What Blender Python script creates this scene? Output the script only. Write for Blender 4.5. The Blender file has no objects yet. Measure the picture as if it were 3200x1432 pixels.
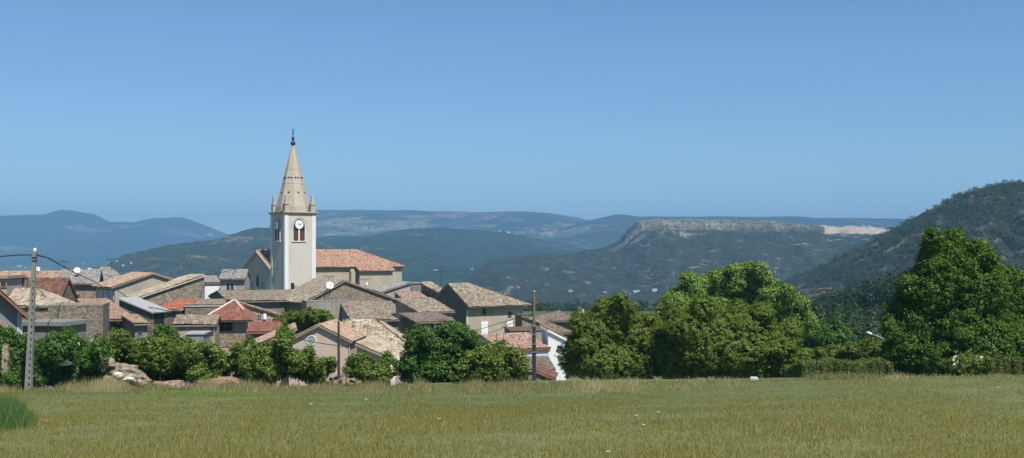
import bpy, math, random
import numpy as np
from mathutils import Vector, noise
random.seed(7)
R = np.random.default_rng(11)
F = 3556.0            # focal length in photo pixels (40 mm on 36 mm, 3200 px wide)
HOR = 790.0           # photo row of the horizon
EYE = 14.0
CX = 1600.0
scene = bpy.context.scene
COL = scene.collection
rad = math.radians

def W(px, py, d):
    return Vector(((px-CX)/F*d, d, EYE-(py-HOR)/F*d))

def sstep(a, b, x):
    t = np.clip((x-a)/(b-a), 0, 1); return t*t*(3-2*t)

# ---------------------------------------------------------------- terrain height
def ground_z(x, y):
    x = np.asarray(x, float); y = np.asarray(y, float)
    yy = np.minimum(y, 78.0)
    z = -1.8 - 0.0903*yy + 0.016*np.clip(x, -45, 50)*np.clip(y/70, 0, 1)
    z = z + (-13.2 - z)*sstep(77, 93, y)
    z = z - 67*sstep(225, 900, y)
    z = z + 0.22*np.sin(x*0.11+1.3)*np.sin(y*0.085)*np.clip(y/40, 0, 1)*(y < 100)
    return EYE + z

# ---------------------------------------------------------------- materials
def nodes(name):
    m = bpy.data.materials.new(name); m.use_nodes = True
    nt = m.node_tree; nt.nodes.clear()
    return m, nt
def N(nt, t, **kw):
    n = nt.nodes.new(t)
    for k, v in kw.items():
        if k in n.inputs: n.inputs[k].default_value = v
        else: setattr(n, k, v)
    return n
def ramp(nt, fac, stops):
    r = nt.nodes.new('ShaderNodeValToRGB'); e = r.color_ramp.elements
    while len(e) < len(stops): e.new(0.5)
    for i, (p, c) in enumerate(stops):
        e[i].position = p; e[i].color = (c[0], c[1], c[2], 1) if not isinstance(c, (int, float)) else (c, c, c, 1)
    nt.links.new(fac, r.inputs[0]); return r.outputs[0]
def mix(nt, fac, a, b, mode='MIX'):
    n = nt.nodes.new('ShaderNodeMix'); n.data_type = 'RGBA'; n.blend_type = mode
    for s, v in ((n.inputs[0], fac), (n.inputs[6], a), (n.inputs[7], b)):
        if isinstance(v, (int, float)): s.default_value = v
        elif isinstance(v, (tuple, list)): s.default_value = (v[0], v[1], v[2], 1)
        else: nt.links.new(v, s)
    return n.outputs[2]
def coord(nt, kind='Object', scale=(1, 1, 1)):
    t = nt.nodes.new('ShaderNodeTexCoord'); mp = nt.nodes.new('ShaderNodeMapping')
    mp.inputs['Scale'].default_value = scale
    nt.links.new(t.outputs[kind], mp.inputs[0]); return mp.outputs[0]
def noise_n(nt, co, scale, detail=4, rough=.55, dist=0):
    n = N(nt, 'ShaderNodeTexNoise', Scale=scale, Detail=detail, Roughness=rough, Distortion=dist)
    nt.links.new(co, n.inputs['Vector']); return n.outputs[0]
def finish(nt, col, rough=.9, bump=None, bstr=.3, bdist=.05, spec=.3, metallic=0):
    b = N(nt, 'ShaderNodeBsdfPrincipled', Roughness=rough)
    b.inputs['Specular IOR Level'].default_value = spec; b.inputs['Metallic'].default_value = metallic
    if isinstance(col, (tuple, list)): b.inputs['Base Color'].default_value = (col[0], col[1], col[2], 1)
    else: nt.links.new(col, b.inputs['Base Color'])
    if bump is not None:
        bp = N(nt, 'ShaderNodeBump', Strength=bstr, Distance=bdist); nt.links.new(bump, bp.inputs['Height'])
        nt.links.new(bp.outputs[0], b.inputs['Normal'])
    o = nt.nodes.new('ShaderNodeOutputMaterial'); nt.links.new(b.outputs[0], o.inputs[0])
def sc(c, k): return tuple(min(1, x*k) for x in c)

def m_plaster(name, c, stain=.35, sc_=1.0):
    m, nt = nodes(name); co = coord(nt)
    n1 = noise_n(nt, co, .55*sc_, 6, .62); n2 = noise_n(nt, co, 5, 4, .6)
    st = noise_n(nt, coord(nt, 'Object', (1.6, 1.6, .22)), 1.3, 5, .65)
    col = ramp(nt, n1, [(.3, sc(c, 1-stain)), (.5, c), (.72, sc(c, 1+stain*.4))])
    col = mix(nt, ramp(nt, st, [(.42, 0.0), (.7, stain)]), col, sc(c, .45))
    col = mix(nt, .25, col, ramp(nt, n2, [(.3, sc(c, .6)), (.7, sc(c, 1.2))]))
    finish(nt, col, .93, n2, .25, .03); return m
def m_stone(name, c, scale=4.4, mortar=None, contrast=.5):
    m, nt = nodes(name); co0 = coord(nt)
    wob = N(nt, 'ShaderNodeTexNoise', Scale=2.0, Detail=3); nt.links.new(co0, wob.inputs['Vector'])
    co = mix(nt, .12, coord(nt, 'Object', (1, 1, 1.5)), wob.outputs[1], 'ADD')
    v = N(nt, 'ShaderNodeTexVoronoi', Scale=scale); nt.links.new(co, v.inputs['Vector'])
    e = N(nt, 'ShaderNodeTexVoronoi', Scale=scale); e.feature = 'DISTANCE_TO_EDGE'; nt.links.new(co, e.inputs['Vector'])
    sep = nt.nodes.new('ShaderNodeSeparateColor'); nt.links.new(v.outputs['Color'], sep.inputs[0])
    col = ramp(nt, sep.outputs[0], [(0, sc(c, 1-contrast)), (.5, c), (1, sc((c[0]*1.05, c[1], c[2]*.9), 1+contrast*.6))])
    edge = ramp(nt, e.outputs['Distance'], [(.0, 1.0), (.09, 0.0)])
    col = mix(nt, edge, col, mortar or sc(c, .45))
    n1 = noise_n(nt, co0, .4, 6, .65)
    col = mix(nt, ramp(nt, n1, [(.33, .42), (.6, 0.0)]), col, sc(c, .5))
    n3 = noise_n(nt, co0, 1.1, 5, .7)
    col = mix(nt, ramp(nt, n3, [(.55, 0.0), (.75, .45)]), col, sc((c[0]*1.05, c[1]*.98, c[2]*.88), 1.5))
    finish(nt, col, .95, e.outputs['Distance'], .8, .08); return m
def m_tile(name, stops, lichen=(.3, .27, .2), la=.35, rough=.9):
    m, nt = nodes(name)
    a = N(nt, 'ShaderNodeAttribute', attribute_name='tint'); co = coord(nt)
    col = ramp(nt, a.outputs['Fac'], stops)
    n1 = noise_n(nt, co, .7, 6, .7); n2 = noise_n(nt, co, 3.5, 5, .7)
    col = mix(nt, ramp(nt, n1, [(.45, 0.0), (.68, la)]), col, lichen)
    col = mix(nt, ramp(nt, n2, [(.5, 0.0), (.72, .55)]), col, sc(stops[0][1], .5))
    finish(nt, col, rough, n2, .4, .03); return m
def m_flat(name, c, rough=.7, var=.15, scale=4, metallic=0, spec=.3):
    m, nt = nodes(name); n = noise_n(nt, coord(nt), scale, 5, .6)
    finish(nt, ramp(nt, n, [(.3, sc(c, 1-var)), (.7, sc(c, 1+var))]), rough, n, .1, .02, spec, metallic); return m
def m_leaf(name, dark, mid, light, trans=.17):
    m, nt = nodes(name)
    a = N(nt, 'ShaderNodeAttribute', attribute_name='tint')
    col = ramp(nt, a.outputs['Fac'], [(0, dark), (.5, mid), (1, light)])
    d = N(nt, 'ShaderNodeBsdfDiffuse'); t = N(nt, 'ShaderNodeBsdfTranslucent'); g = N(nt, 'ShaderNodeBsdfGlossy', Roughness=.5)
    g.inputs[0].default_value = (.6, .6, .55, 1)
    nt.links.new(col, d.inputs[0]); nt.links.new(mix(nt, 1, col, (1, 1.0, .5), 'MULTIPLY'), t.inputs[0])
    ms = N(nt, 'ShaderNodeMixShader'); ms.inputs[0].default_value = trans
    nt.links.new(d.outputs[0], ms.inputs[1]); nt.links.new(t.outputs[0], ms.inputs[2])
    m2 = N(nt, 'ShaderNodeMixShader'); m2.inputs[0].default_value = .035
    nt.links.new(ms.outputs[0], m2.inputs[1]); nt.links.new(g.outputs[0], m2.inputs[2])
    o = nt.nodes.new('ShaderNodeOutputMaterial'); nt.links.new(m2.outputs[0], o.inputs[0]); return m

M = {}
M['tower_plaster'] = m_plaster('tower_plaster', (.58, .53, .46), .10, .6)
M['tower_white'] = m_plaster('tower_white', (.74, .725, .69), .10)
M['spire'] = m_plaster('spire_stone', (.46, .405, .32), .18, 1.2)
M['church_wall'] = m_plaster('church_wall', (.43, .37, .295), .25)
M['facade'] = m_plaster('facade_plaster', (.52, .46, .38), .15)
M['beige'] = m_plaster('beige_plaster', (.42, .365, .285), .28)
M['grey'] = m_plaster('grey_plaster', (.40, .37, .32), .30)
M['greycement'] = m_plaster('grey_cement', (.31, .285, .24), .4)
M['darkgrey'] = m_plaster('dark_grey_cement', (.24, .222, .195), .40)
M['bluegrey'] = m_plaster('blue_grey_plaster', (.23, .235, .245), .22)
M['paleblue'] = m_plaster('pale_blue_plaster', (.52, .55, .60), .15)
M['white'] = m_plaster('white_plaster', (.78, .78, .77), .08)
M['pink'] = m_plaster('pink_plaster', (.56, .44, .37), .14)
M['stone'] = m_stone('rubble_stone', (.31, .26, .195))
M['stone_grey'] = m_stone('grey_stone', (.25, .215, .165), 4.2)
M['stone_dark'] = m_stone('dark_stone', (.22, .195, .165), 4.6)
M['stone_light'] = m_stone('light_stone', (.42, .35, .255), 4.4)
M['tile_church'] = m_tile('church_roof_tile', [(0, (.21, .12, .082)), (.5, (.38, .22, .158)), (1, (.52, .345, .255))], (.38, .29, .215), .55)
M['tile_salmon'] = m_tile('salmon_roof_tile', [(0, (.24, .14, .09)), (.5, (.37, .25, .17)), (1, (.52, .39, .28))], (.40, .32, .23), .6)
M['tile_pink'] = m_tile('pink_roof_tile', [(0, (.19, .11, .085)), (.5, (.36, .225, .17)), (1, (.50, .36, .28))], (.38, .3, .23), .5)
M['tile_brown'] = m_tile('brown_roof_tile', [(0, (.14, .11, .08)), (.5, (.265, .215, .16)), (1, (.42, .355, .27))], (.36, .31, .235), .55)
M['tile_dark'] = m_tile('dark_brown_roof_tile', [(0, (.11, .085, .065)), (.5, (.20, .16, .125)), (1, (.29, .24, .19))], (.26, .22, .17), .4)
M['tile_cream'] = m_tile('cream_roof_tile', [(0, (.17, .13, .085)), (.5, (.36, .295, .21)), (1, (.52, .45, .34))], (.5, .43, .3), .5)
M['tile_grey'] = m_tile('grey_roof_tile', [(0, (.17, .15, .13)), (.5, (.28, .26, .235)), (1, (.38, .36, .33))], (.36, .33, .28), .35)
M['tile_rust'] = m_tile('rust_roof_tile', [(0, (.10, .045, .03)), (.5, (.165, .080, .058)), (1, (.24, .13, .095))], (.17, .10, .075), .4)
M['tile_red'] = m_tile('bright_red_roof_tile', [(0, (.25, .075, .04)), (.5, (.34, .11, .06)), (1, (.42, .165, .095))], (.36, .14, .08), .25)
M['tile_redbrown'] = m_tile('red_brown_roof_tile', [(0, (.17, .065, .045)), (.5, (.26, .105, .075)), (1, (.33, .16, .12))], (.26, .13, .1), .3)
M['slab'] = m_plaster('mortar_edge', (.33, .27, .2), .3)
M['slab_red'] = m_plaster('terracotta_edge', (.34, .17, .11), .3)
M['slab_pale'] = m_plaster('pale_mortar_edge', (.62, .57, .48), .2)
M['sheet'] = m_flat('fibre_cement_sheet', (.36, .35, .33), .7, .12)
M['concrete'] = m_plaster('concrete', (.235, .235, .21), .35)
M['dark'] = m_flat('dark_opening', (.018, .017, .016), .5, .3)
M['glass'] = m_flat('window_glass', (.05, .06, .07), .12, .3, spec=.8)
M['louvre'] = m_flat('red_louvre', (.15, .05, .04), .7, .2)
M['shutter_white'] = m_flat('white_shutter', (.80, .80, .80), .6, .05)
M['shutter_blue'] = m_flat('pale_blue_shutter', (.42, .47, .53), .6, .1)
M['wood'] = m_flat('weathered_wood', (.17, .13, .09), .85, .35, 9)
M['wood_dark'] = m_flat('dark_wood', (.07, .05, .04), .85, .35, 9)
M['bark'] = m_flat('bark', (.10, .08, .06), .95, .4, 9)
M['metal_dark'] = m_flat('dark_metal', (.04, .04, .045), .5, .2)
M['metal'] = m_flat('galvanised_metal', (.24, .25, .26), .5, .1, metallic=.6)
M['cable'] = m_flat('black_cable', (.02, .02, .022), .6, .1)
M['dish'] = m_flat('white_enamel', (.80, .80, .80), .35, .04)
M['brass'] = m_flat('dull_brass', (.42, .30, .14), .5, .2)
M['rock'] = m_stone('pale_rock', (.33, .275, .205), 1.2, contrast=.3)
M['rubble'] = m_stone('pink_rubble', (.36, .25, .19), 5, contrast=.5)
M['leaf_dark'] = m_leaf('leaf_dark_green', (0.0339, 0.0714, 0.0117), (0.0641, 0.1386, 0.0199), (0.1282, 0.2415, 0.0351))
M['leaf_mid'] = m_leaf('leaf_mid_green', (0.0578, 0.0883, 0.0138), (0.1111, 0.1692, 0.0235), (0.2224, 0.2906, 0.0442))
M['leaf_olive'] = m_leaf('leaf_olive_green', (0.0661, 0.1022, 0.0119), (0.1205, 0.1760, 0.0208), (0.2048, 0.2780, 0.0357))
M['leaf_bright'] = m_leaf('leaf_bright_green', (0.0764, 0.1238, 0.0213), (0.1480, 0.2434, 0.0401), (0.2864, 0.4023, 0.0803))
M['leaf_big'] = m_leaf('leaf_broad_green', (0.0290, 0.0588, 0.0049), (0.0624, 0.1220, 0.0087), (0.1305, 0.2202, 0.0161))
M['leaf_forest'] = m_leaf('leaf_forest', (0.0198, 0.0368, 0.0150), (0.0330, 0.0598, 0.0240), (0.0528, 0.0897, 0.0360), .15)
M['leaf_hedge'] = m_leaf('leaf_hedge', (.045, .062, .010), (.085, .115, .018), (.14, .175, .032))
M['grass'] = m_leaf('grass_blades', (0.1410, 0.1530, 0.0293), (0.2096, 0.2025, 0.0465), (0.3143, 0.2700, 0.0797), .3)
M['grass_dry'] = m_leaf('dry_grass_blades', (0.1380, 0.1323, 0.0517), (0.2990, 0.2587, 0.1150), (0.4830, 0.4140, 0.2300), .3)
M['grass_lush'] = m_leaf('lush_grass_blades', (0.0507, 0.0929, 0.0259), (0.0929, 0.1605, 0.0461), (0.1605, 0.2451, 0.0720), .3)
M['grass_lime'] = m_leaf('lime_grass_blades', (.13, .20, .04), (.19, .28, .06), (.27, .37, .09), .3)
M['stone_grey_pane'] = m_flat('grey_green_glass', (.30, .33, .29), .3, .1)
M['petal'] = m_flat('white_petal', (.85, .85, .82), .6, .03)

# ---------------------------------------------------------------- mesh helpers
class MB:
    def __init__(s): s.v = []; s.f = []; s.m = []; s.t = []
    def add(s, verts, faces, mi=0, tint=None):
        o = len(s.v); s.v += [tuple(p) for p in verts]
        s.t += (list(tint) if tint is not None else [.5]*len(verts))
        for f in faces: s.f.append(tuple(o+i for i in f)); s.m.append(mi)
    def hexa(s, p, mi=0):   # p: 4 bottom (ccw from above) + 4 top
        s.add(p, [(3, 2, 1, 0), (4, 5, 6, 7), (0, 1, 5, 4), (1, 2, 6, 5), (2, 3, 7, 6), (3, 0, 4, 7)], mi)
    def box(s, c, u, v, hu, hv, z0, z1, mi=0, taper=1.0):
        u = Vector(u); v = Vector(v); c = Vector((c[0], c[1], 0))
        b = [c+u*a*hu+v*e*hv for a, e in ((-1, -1), (1, -1), (1, 1), (-1, 1))]
        t = [c+u*a*hu*taper+v*e*hv*taper for a, e in ((-1, -1), (1, -1), (1, 1), (-1, 1))]
        s.hexa([(p.x, p.y, z0) for p in b]+[(p.x, p.y, z1) for p in t], mi)
    def tube(s, pts, radii, n=8, mi=0, cap=True):
        pts = [Vector(p) for p in pts]; rings = []
        for i, p in enumerate(pts):
            d = (pts[min(i+1, len(pts)-1)]-pts[max(i-1, 0)]).normalized()
            a = d.cross(Vector((0, 0, 1)) if abs(d.z) < .95 else Vector((1, 0, 0))).normalized(); b = d.cross(a)
            r = radii[i] if isinstance(radii, (list, tuple)) else radii
            rings.append([p+(a*math.cos(2*math.pi*k/n)+b*math.sin(2*math.pi*k/n))*r for k in range(n)])
        fs = []
        for i in range(len(pts)-1):
            for k in range(n): fs.append((i*n+k, i*n+(k+1) % n, (i+1)*n+(k+1) % n, (i+1)*n+k))
        if cap: fs += [tuple(range(n-1, -1, -1)), tuple((len(pts)-1)*n+k for k in range(n))]
        s.add([q for r in rings for q in r], fs, mi)
    def build(s, name, mats, parent=None, origin=None, smooth=False):
        org = Vector(origin) if origin is not None else (parent_world(parent) if parent else Vector((0, 0, 0)))
        me = bpy.data.meshes.new(name)
        me.from_pydata([(p[0]-org.x, p[1]-org.y, p[2]-org.z) for p in s.v], [], s.f)
        if not isinstance(mats, (list, tuple)): mats = [mats]
        for m in mats: me.materials.append(M[m] if isinstance(m, str) else m)
        me.polygons.foreach_set('material_index', s.m)
        at = me.attributes.new('tint', 'FLOAT', 'POINT'); at.data.foreach_set('value', s.t)
        if smooth: me.polygons.foreach_set('use_smooth', [True]*len(s.f))
        me.update()
        o = bpy.data.objects.new(name, me); COL.objects.link(o)
        if parent: o.parent = parent
        if not parent: o.location = org
        return o
WORLD = {}
def parent_world(p):
    v = Vector((0, 0, 0))
    while p is not None: v += p.location; p = p.parent
    return v
def thing(name, label, cat, loc, group=None):
    o = bpy.data.objects.new(name, None); COL.objects.link(o); o.location = loc; o.empty_display_size = .3
    o['label'] = label; o['category'] = cat
    if group: o['group'] = group
    return o
def tag(o, label, cat, group=None):
    o['label'] = label; o['category'] = cat
    if group: o['group'] = group
    return o
def np_mesh(name, V, nper, tint, mat, parent=None, kind=None, origin=(0, 0, 0)):
    """V: (n*nper,3) verts, faces of nper consecutive verts"""
    org = parent_world(parent) if parent else Vector(origin)
    V = np.asarray(V, np.float32)-np.array(org, np.float32)
    n = len(V)//nper; me = bpy.data.meshes.new(name)
    me.vertices.add(len(V)); me.vertices.foreach_set('co', V.ravel())
    me.loops.add(len(V)); me.loops.foreach_set('vertex_index', np.arange(len(V), dtype=np.int32))
    me.polygons.add(n); me.polygons.foreach_set('loop_start', np.arange(n, dtype=np.int32)*nper)
    at = me.attributes.new('tint', 'FLOAT', 'POINT'); at.data.foreach_set('value', np.repeat(tint, nper).astype(np.float32))
    me.materials.append(M[mat]); me.update(calc_edges=True); me.validate()
    o = bpy.data.objects.new(name, me); COL.objects.link(o)
    if parent: o.parent = parent
    else: o.location = org
    if kind: o['kind'] = kind
    return o

# ---------------------------------------------------------------- roofs
def tile_plane(mb, E0, E1, R1, R0, tiled=True, pitch=.26, row=.38, th=.12, rough=1.0, seed=0):
    """roof plane, eave E0->E1, top R0->R1. material 0 = tile, 1 = slab edge"""
    E0, E1, R1, R0 = [Vector(p) for p in (E0, E1, R1, R0)]
    du = (E1-E0); Lu = du.length; du.normalize()
    up = ((R0+R1)/2-(E0+E1)/2); up = up-du*up.dot(du); Lv = up.length; up.normalize()
    n = du.cross(up).normalized()
    if n.z < 0: n = -n
    sl0, sl1 = 0.0, (R0-E0).dot(du); sr0, sr1 = Lu, (R1-E0).dot(du)
    dn = Vector((0, 0, -.02))
    c = [E0+dn, E1+dn, R1+dn, R0+dn]
    mb.hexa(c+[p+n*th for p in c], 1)
    rg = random.Random(seed)
    off = th+.012
    if not tiled:
        q = [p+n*(th+.015) for p in c]; mb.add(q, [(0, 1, 2, 3)], 0, [.5]*4); return
    nr = max(2, int(Lv/row)); s_min = min(sl0, sl1); s_max = max(sr0, sr1)
    nc = int((s_max-s_min)/pitch)+1
    prof = ((0, .0), (.22, .055), (.5, .075), (.78, .055))
    xs = []
    for k in range(nc):
        for a, h in prof: xs.append((s_min+(k+a)*pitch, h, k))
    xs.append((s_min+nc*pitch, 0, nc-1))
    verts = []; tint = []; fs = []
    jit = [[(rg.gauss(0, .012*rough), min(1, max(0, rg.gauss(.5, .27))), rg.gauss(0, .02*rough)) for k in range(nc)] for r in range(nr)]
    ph = rg.random()*50
    m = len(xs); rowid = 0
    for r in range(nr):
        for e in (0, 1):
            t0 = (r+e)/nr
            for (s, h, k) in xs:
                jz, jt, js = jit[r][k]
                t = t0 if (r+e) not in (0,) else t0+js/Lv
                lo = sl0+(sl1-sl0)*t; hi = sr0+(sr1-sr0)*t
                ss = min(max(s, lo), hi)
                lift = off+h+(.014 if e == 0 else 0.0)+max(-.012, jz)+max(0, .35+noise.noise((ss*.35+ph, t*Lv*.35, ph)))*.075*rough
                verts.append(E0+du*ss+up*(t*Lv)+n*lift); tint.append(jt)
        b = r*2*m
        for i in range(m-1):
            fs.append((b+i, b+i+1, b+m+i+1, b+m+i))
            if r < nr-1: fs.append((b+m+i, b+m+i+1, b+2*m+i+1, b+2*m+i))
    mb.add(verts, fs, 0, tint)
    # ridge cap is added by the caller
def ridge_cap(mb, A, B, r=.13, seed=0):
    A = Vector(A); B = Vector(B); L = (B-A).length; n = max(2, int(L/.42)); rg = random.Random(seed)
    pts = []; rr = []
    for i in range(n+1):
        p = A.lerp(B, i/n); p.z += .10+rg.gauss(0, .012); pts.append(p); rr.append(r+(.015 if i % 2 else 0))
    o = len(mb.v); mb.tube(pts, rr, 6, 0)
    for i in range(o, len(mb.t)): mb.t[i] = min(1, max(0, rg.gauss(.62, .15)))

HID = [0]
class House: pass
def house(name, label, px, d, yaw, eave, ridge=None, x1=None, L=None, xl=None, xr=None, Wd=6.0, roof='gable_u',
          wall='beige', tiles='tile_brown', slab='slab', base=None, over=.35, so=.18, tiled=True, rough=1.0, hl=None, hr=None,
          cat='house', group=None, walls=True, th=.12, frac=.5, pitch=.26):
    HID[0] += 1; sd = HID[0]*101
    h = House(); X = (px-CX)/F*d; Y = d; h.d = d
    y = rad(yaw); c, s = math.cos(y), math.sin(y); u = Vector((c, s, 0)); v = Vector((-s, c, 0))
    if x1 is not None:
        k = (x1-CX)/F; L = (k*Y-X)/(c-k*s)
    if xl is not None:
        k = (xl-CX)/F; Wd = (X-k*Y)/(s+k*c)
    if xr is not None:
        k = (xr-CX)/F; X2, Y2 = X+L*c, Y+L*s; Wd = (k*Y2-X2)/(-s-k*c)
    W_ = Wd
    h.A = Vector((X, Y, 0)); h.u, h.v, h.L, h.W = u, v, L, W_
    zb = EYE-14.0 if base is None else base
    def P(a, b, z): q = h.A+u*a+v*b; return Vector((q.x, q.y, z))
    def zpix(a, b, py): q = h.A+u*a+v*b; return EYE-(py-HOR)/F*q.y
    h.P = P; h.zpix = zpix
    root = thing(name, label, cat, P(L/2, W_/2, zb), group); h.root = root; h.zb = zb
    mb = MB(); o = over
    # corner heights of the wall top: FL FR BR BL
    if roof in ('gable_u', 'hip'):
        ze = zpix(0, 0, eave); zr = zpix(0 if roof == 'gable_u' or not hl else hl, W_*frac, ridge); sl = (zr-ze)/(W_*frac); slb = (zr-ze)/(W_*(1-frac))
        zc = [ze]*4; HL = (hl if hl is not None else (0 if roof == 'gable_u' else W_*.5)); HR = (hr if hr is not None else (0 if roof == 'gable_u' else W_*.5))
        la = -so if HL == 0 else -o; ra = L+so if HR == 0 else L+o
        r0 = P(HL-(so if HL == 0 else 0), W_*frac, zr); r1 = P(L-HR+(so if HR == 0 else 0), W_*frac, zr)
        zo = ze-sl*o; zob = ze-slb*o
        tile_plane(mb, P(la, -o, zo), P(ra, -o, zo), r1, r0, tiled, pitch, rough=rough, seed=sd, th=th)
        tile_plane(mb, P(ra, W_+o, zob), P(la, W_+o, zob), r0, r1, tiled, pitch, rough=rough, seed=sd+1, th=th)
        if HL: tile_plane(mb, P(la, W_+o, zob), P(la, -o, zo), r0, r0, tiled, pitch, rough=rough, seed=sd+2, th=th); ridge_cap(mb, P(la, -o, zo), r0, seed=sd)
        if HR: tile_plane(mb, P(ra, -o, zo), P(ra, W_+o, zob), r1, r1, tiled, pitch, rough=rough, seed=sd+3, th=th); ridge_cap(mb, P(ra, -o, zo), r1, seed=sd+1)
        if tiled: ridge_cap(mb, r0, r1, seed=sd+5)
        gl = HL == 0; gr = HR == 0
    elif roof == 'gable_v':
        ze = zpix(0, 0, eave); zr = zpix(L*frac, 0, ridge); sl = (zr-ze)/(L*frac); slb = (zr-ze)/(L*(1-frac)); zc = [ze]*4
        tile_plane(mb, P(-o, W_+so, ze-sl*o), P(-o, -so, ze-sl*o), P(L*frac, -so, zr), P(L*frac, W_+so, zr), tiled, pitch, rough=rough, seed=sd, th=th)
        tile_plane(mb, P(L+o, -so, ze-slb*o), P(L+o, W_+so, ze-slb*o), P(L*frac, W_+so, zr), P(L*frac, -so, zr), tiled, pitch, rough=rough, seed=sd+1, th=th)
        if tiled: ridge_cap(mb, P(L*frac, -so, zr), P(L*frac, W_+so, zr), seed=sd)
    elif roof == 'shed_f':
        ze = zpix(0, 0, eave); zr = zpix(0, W_, ridge); sl = (zr-ze)/W_; zc = [ze, ze, zr, zr]
        tile_plane(mb, P(-so, -o, ze-sl*o), P(L+so, -o, ze-sl*o), P(L+so, W_+.1, zr+sl*.1), P(-so, W_+.1, zr+sl*.1), tiled, pitch, rough=rough, seed=sd, th=th)
    elif roof == 'shed_l':   # low at left
        ze = zpix(0, 0, eave); zr = zpix(L, 0, ridge); sl = (zr-ze)/L; zc = [ze, zr, zr, ze]
        tile_plane(mb, P(-o, W_+so, ze-sl*o), P(-o, -so, ze-sl*o), P(L+.12, -so, zr+sl*.1), P(L+.12, W_+so, zr+sl*.1), tiled, pitch, rough=rough, seed=sd, th=th)
    elif roof == 'shed_r':   # low at right
        ze = zpix(L, 0, eave); zr = zpix(0, 0, ridge); sl = (zr-ze)/L; zc = [zr, ze, ze, zr]
        tile_plane(mb, P(L+o, -so, ze-sl*o), P(L+o, W_+so, ze-sl*o), P(-.12, W_+so, zr+sl*.1), P(-.12, -so, zr+sl*.1), tiled, pitch, rough=rough, seed=sd, th=th)
    elif roof == 'flat':
        ze = zpix(0, 0, eave); zc = [ze]*4; zr = ze
        q = [P(-o, -o, ze), P(L+o, -o, ze), P(L+o, W_+o, ze), P(-o, W_+o, ze)]
        mb.hexa(q+[p+Vector((0, 0, th)) for p in q], 1)
        if tiled: mb.add([p+Vector((0, 0, th+.01)) for p in q], [(0, 1, 2, 3)], 0)
    h.ze, h.zr = ze, zr
    mb.build('roof', [tiles, slab], root)
    if walls:
        w = MB(); fr = frac
        FL, FR, BR, BL = P(0, 0, zc[0]), P(L, 0, zc[1]), P(L, W_, zc[2]), P(0, W_, zc[3])
        b = [P(0, 0, zb), P(L, 0, zb), P(L, W_, zb), P(0, W_, zb)]
        if roof == 'gable_v':
            w.add([b[0], b[1], FR, P(L*fr, 0, zr), FL], [(0, 1, 2, 3, 4)]); w.add([b[2], b[3], BL, P(L*fr, W_, zr), BR], [(0, 1, 2, 3, 4)])
        else:
            w.add([b[0], b[1], FR, FL], [(0, 1, 2, 3)]); w.add([b[2], b[3], BL, BR], [(0, 1, 2, 3)])
        if roof in ('gable_u', 'hip') and gl: w.add([b[3], b[0], FL, P(0, W_*fr, zr), BL], [(0, 1, 2, 3, 4)])
        else: w.add([b[3], b[0], FL, BL], [(0, 1, 2, 3)])
        if roof in ('gable_u', 'hip') and gr: w.add([b[1], b[2], BR, P(L, W_*fr, zr), FR], [(0, 1, 2, 3, 4)])
        else: w.add([b[1], b[2], BR, FR], [(0, 1, 2, 3)])
        w.build('wall', wall, root)
    return h
def on_face(h, face, px, py):
    p0, n = {'f': (h.A, -h.v), 'l': (h.A, -h.u), 'r': (h.A+h.u*h.L, h.u)}[face]
    dr = Vector(((px-CX)/F, 1, -(py-HOR)/F)); t = (p0.x*n.x+p0.y*n.y)/(dr.x*n.x+dr.y*n.y)
    return Vector((dr.x*t, dr.y*t, EYE+dr.z*t)), n
def panel(mb, a, b, z0, z1, n, out, back=.02, mi=0):
    """box on a wall plane between ground points a and b (z0..z1), standing `out` proud"""
    a = Vector((a.x, a.y, 0)); b = Vector((b.x, b.y, 0)); i = -n*back; o = n*out
    q = [a+o, b+o, b+i, a+i]
    mb.hexa([(p.x, p.y, z0) for p in q]+[(p.x, p.y, z1) for p in q], mi)
def window(h, face, x0, x1, y0, y1, pane='glass', frame='shutter_white', fw=.07, bars=1, rows=1, sill=True, name='window', label=None):
    pa, n = on_face(h, face, x0, y1); pb, _ = on_face(h, face, x1, y1); pt, _ = on_face(h, face, (x0+x1)/2, y0); pm, _ = on_face(h, face, (x0+x1)/2, y1)
    z0, z1 = pm.z, pt.z; t = (pb-pa); t.z = 0; Lw = t.length; t.normalize()
    m = MB()
    panel(m, pa, pa+t*fw, z0, z1, n, .05); panel(m, pb-t*fw, pb, z0, z1, n, .05)
    panel(m, pa+t*fw, pb-t*fw, z1-fw, z1, n, .048); panel(m, pa+t*fw, pb-t*fw, z0, z0+fw, n, .048)
    for k in range(bars):
        c = pa+t*(Lw*(k+1)/(bars+1)); panel(m, c-t*fw*.4, c+t*fw*.4, z0+fw, z1-fw, n, .042)
    for k in range(1, rows):
        zz = z0+(z1-z0)*k/rows; panel(m, pa+t*fw, pb-t*fw, zz-fw*.35, zz+fw*.35, n, .038)
    if sill: panel(m, pa-t*.08, pb+t*.08, z0-.08, z0-.003, n, .12)
    o = m.build(name, frame, h.root)
    if label: o['label'] = label
    m2 = MB(); panel(m2, pa+t*fw*.5, pb-t*fw*.5, z0+fw*.5, z1-fw*.5, n, .022); m2.build('pane', pane, o)
    return o
def slab_on(h, face, x0, x1, y0, y1, mat, name, out=.06, label=None):
    pa, n = on_face(h, face, x0, y1); pb, _ = on_face(h, face, x1, y1); pt, _ = on_face(h, face, (x0+x1)/2, y0); pm, _ = on_face(h, face, (x0+x1)/2, y1)
    m = MB(); panel(m, pa, pb, pm.z, pt.z, n, out); o = m.build(name, mat, h.root)
    if label: o['label'] = label
    return o
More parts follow.
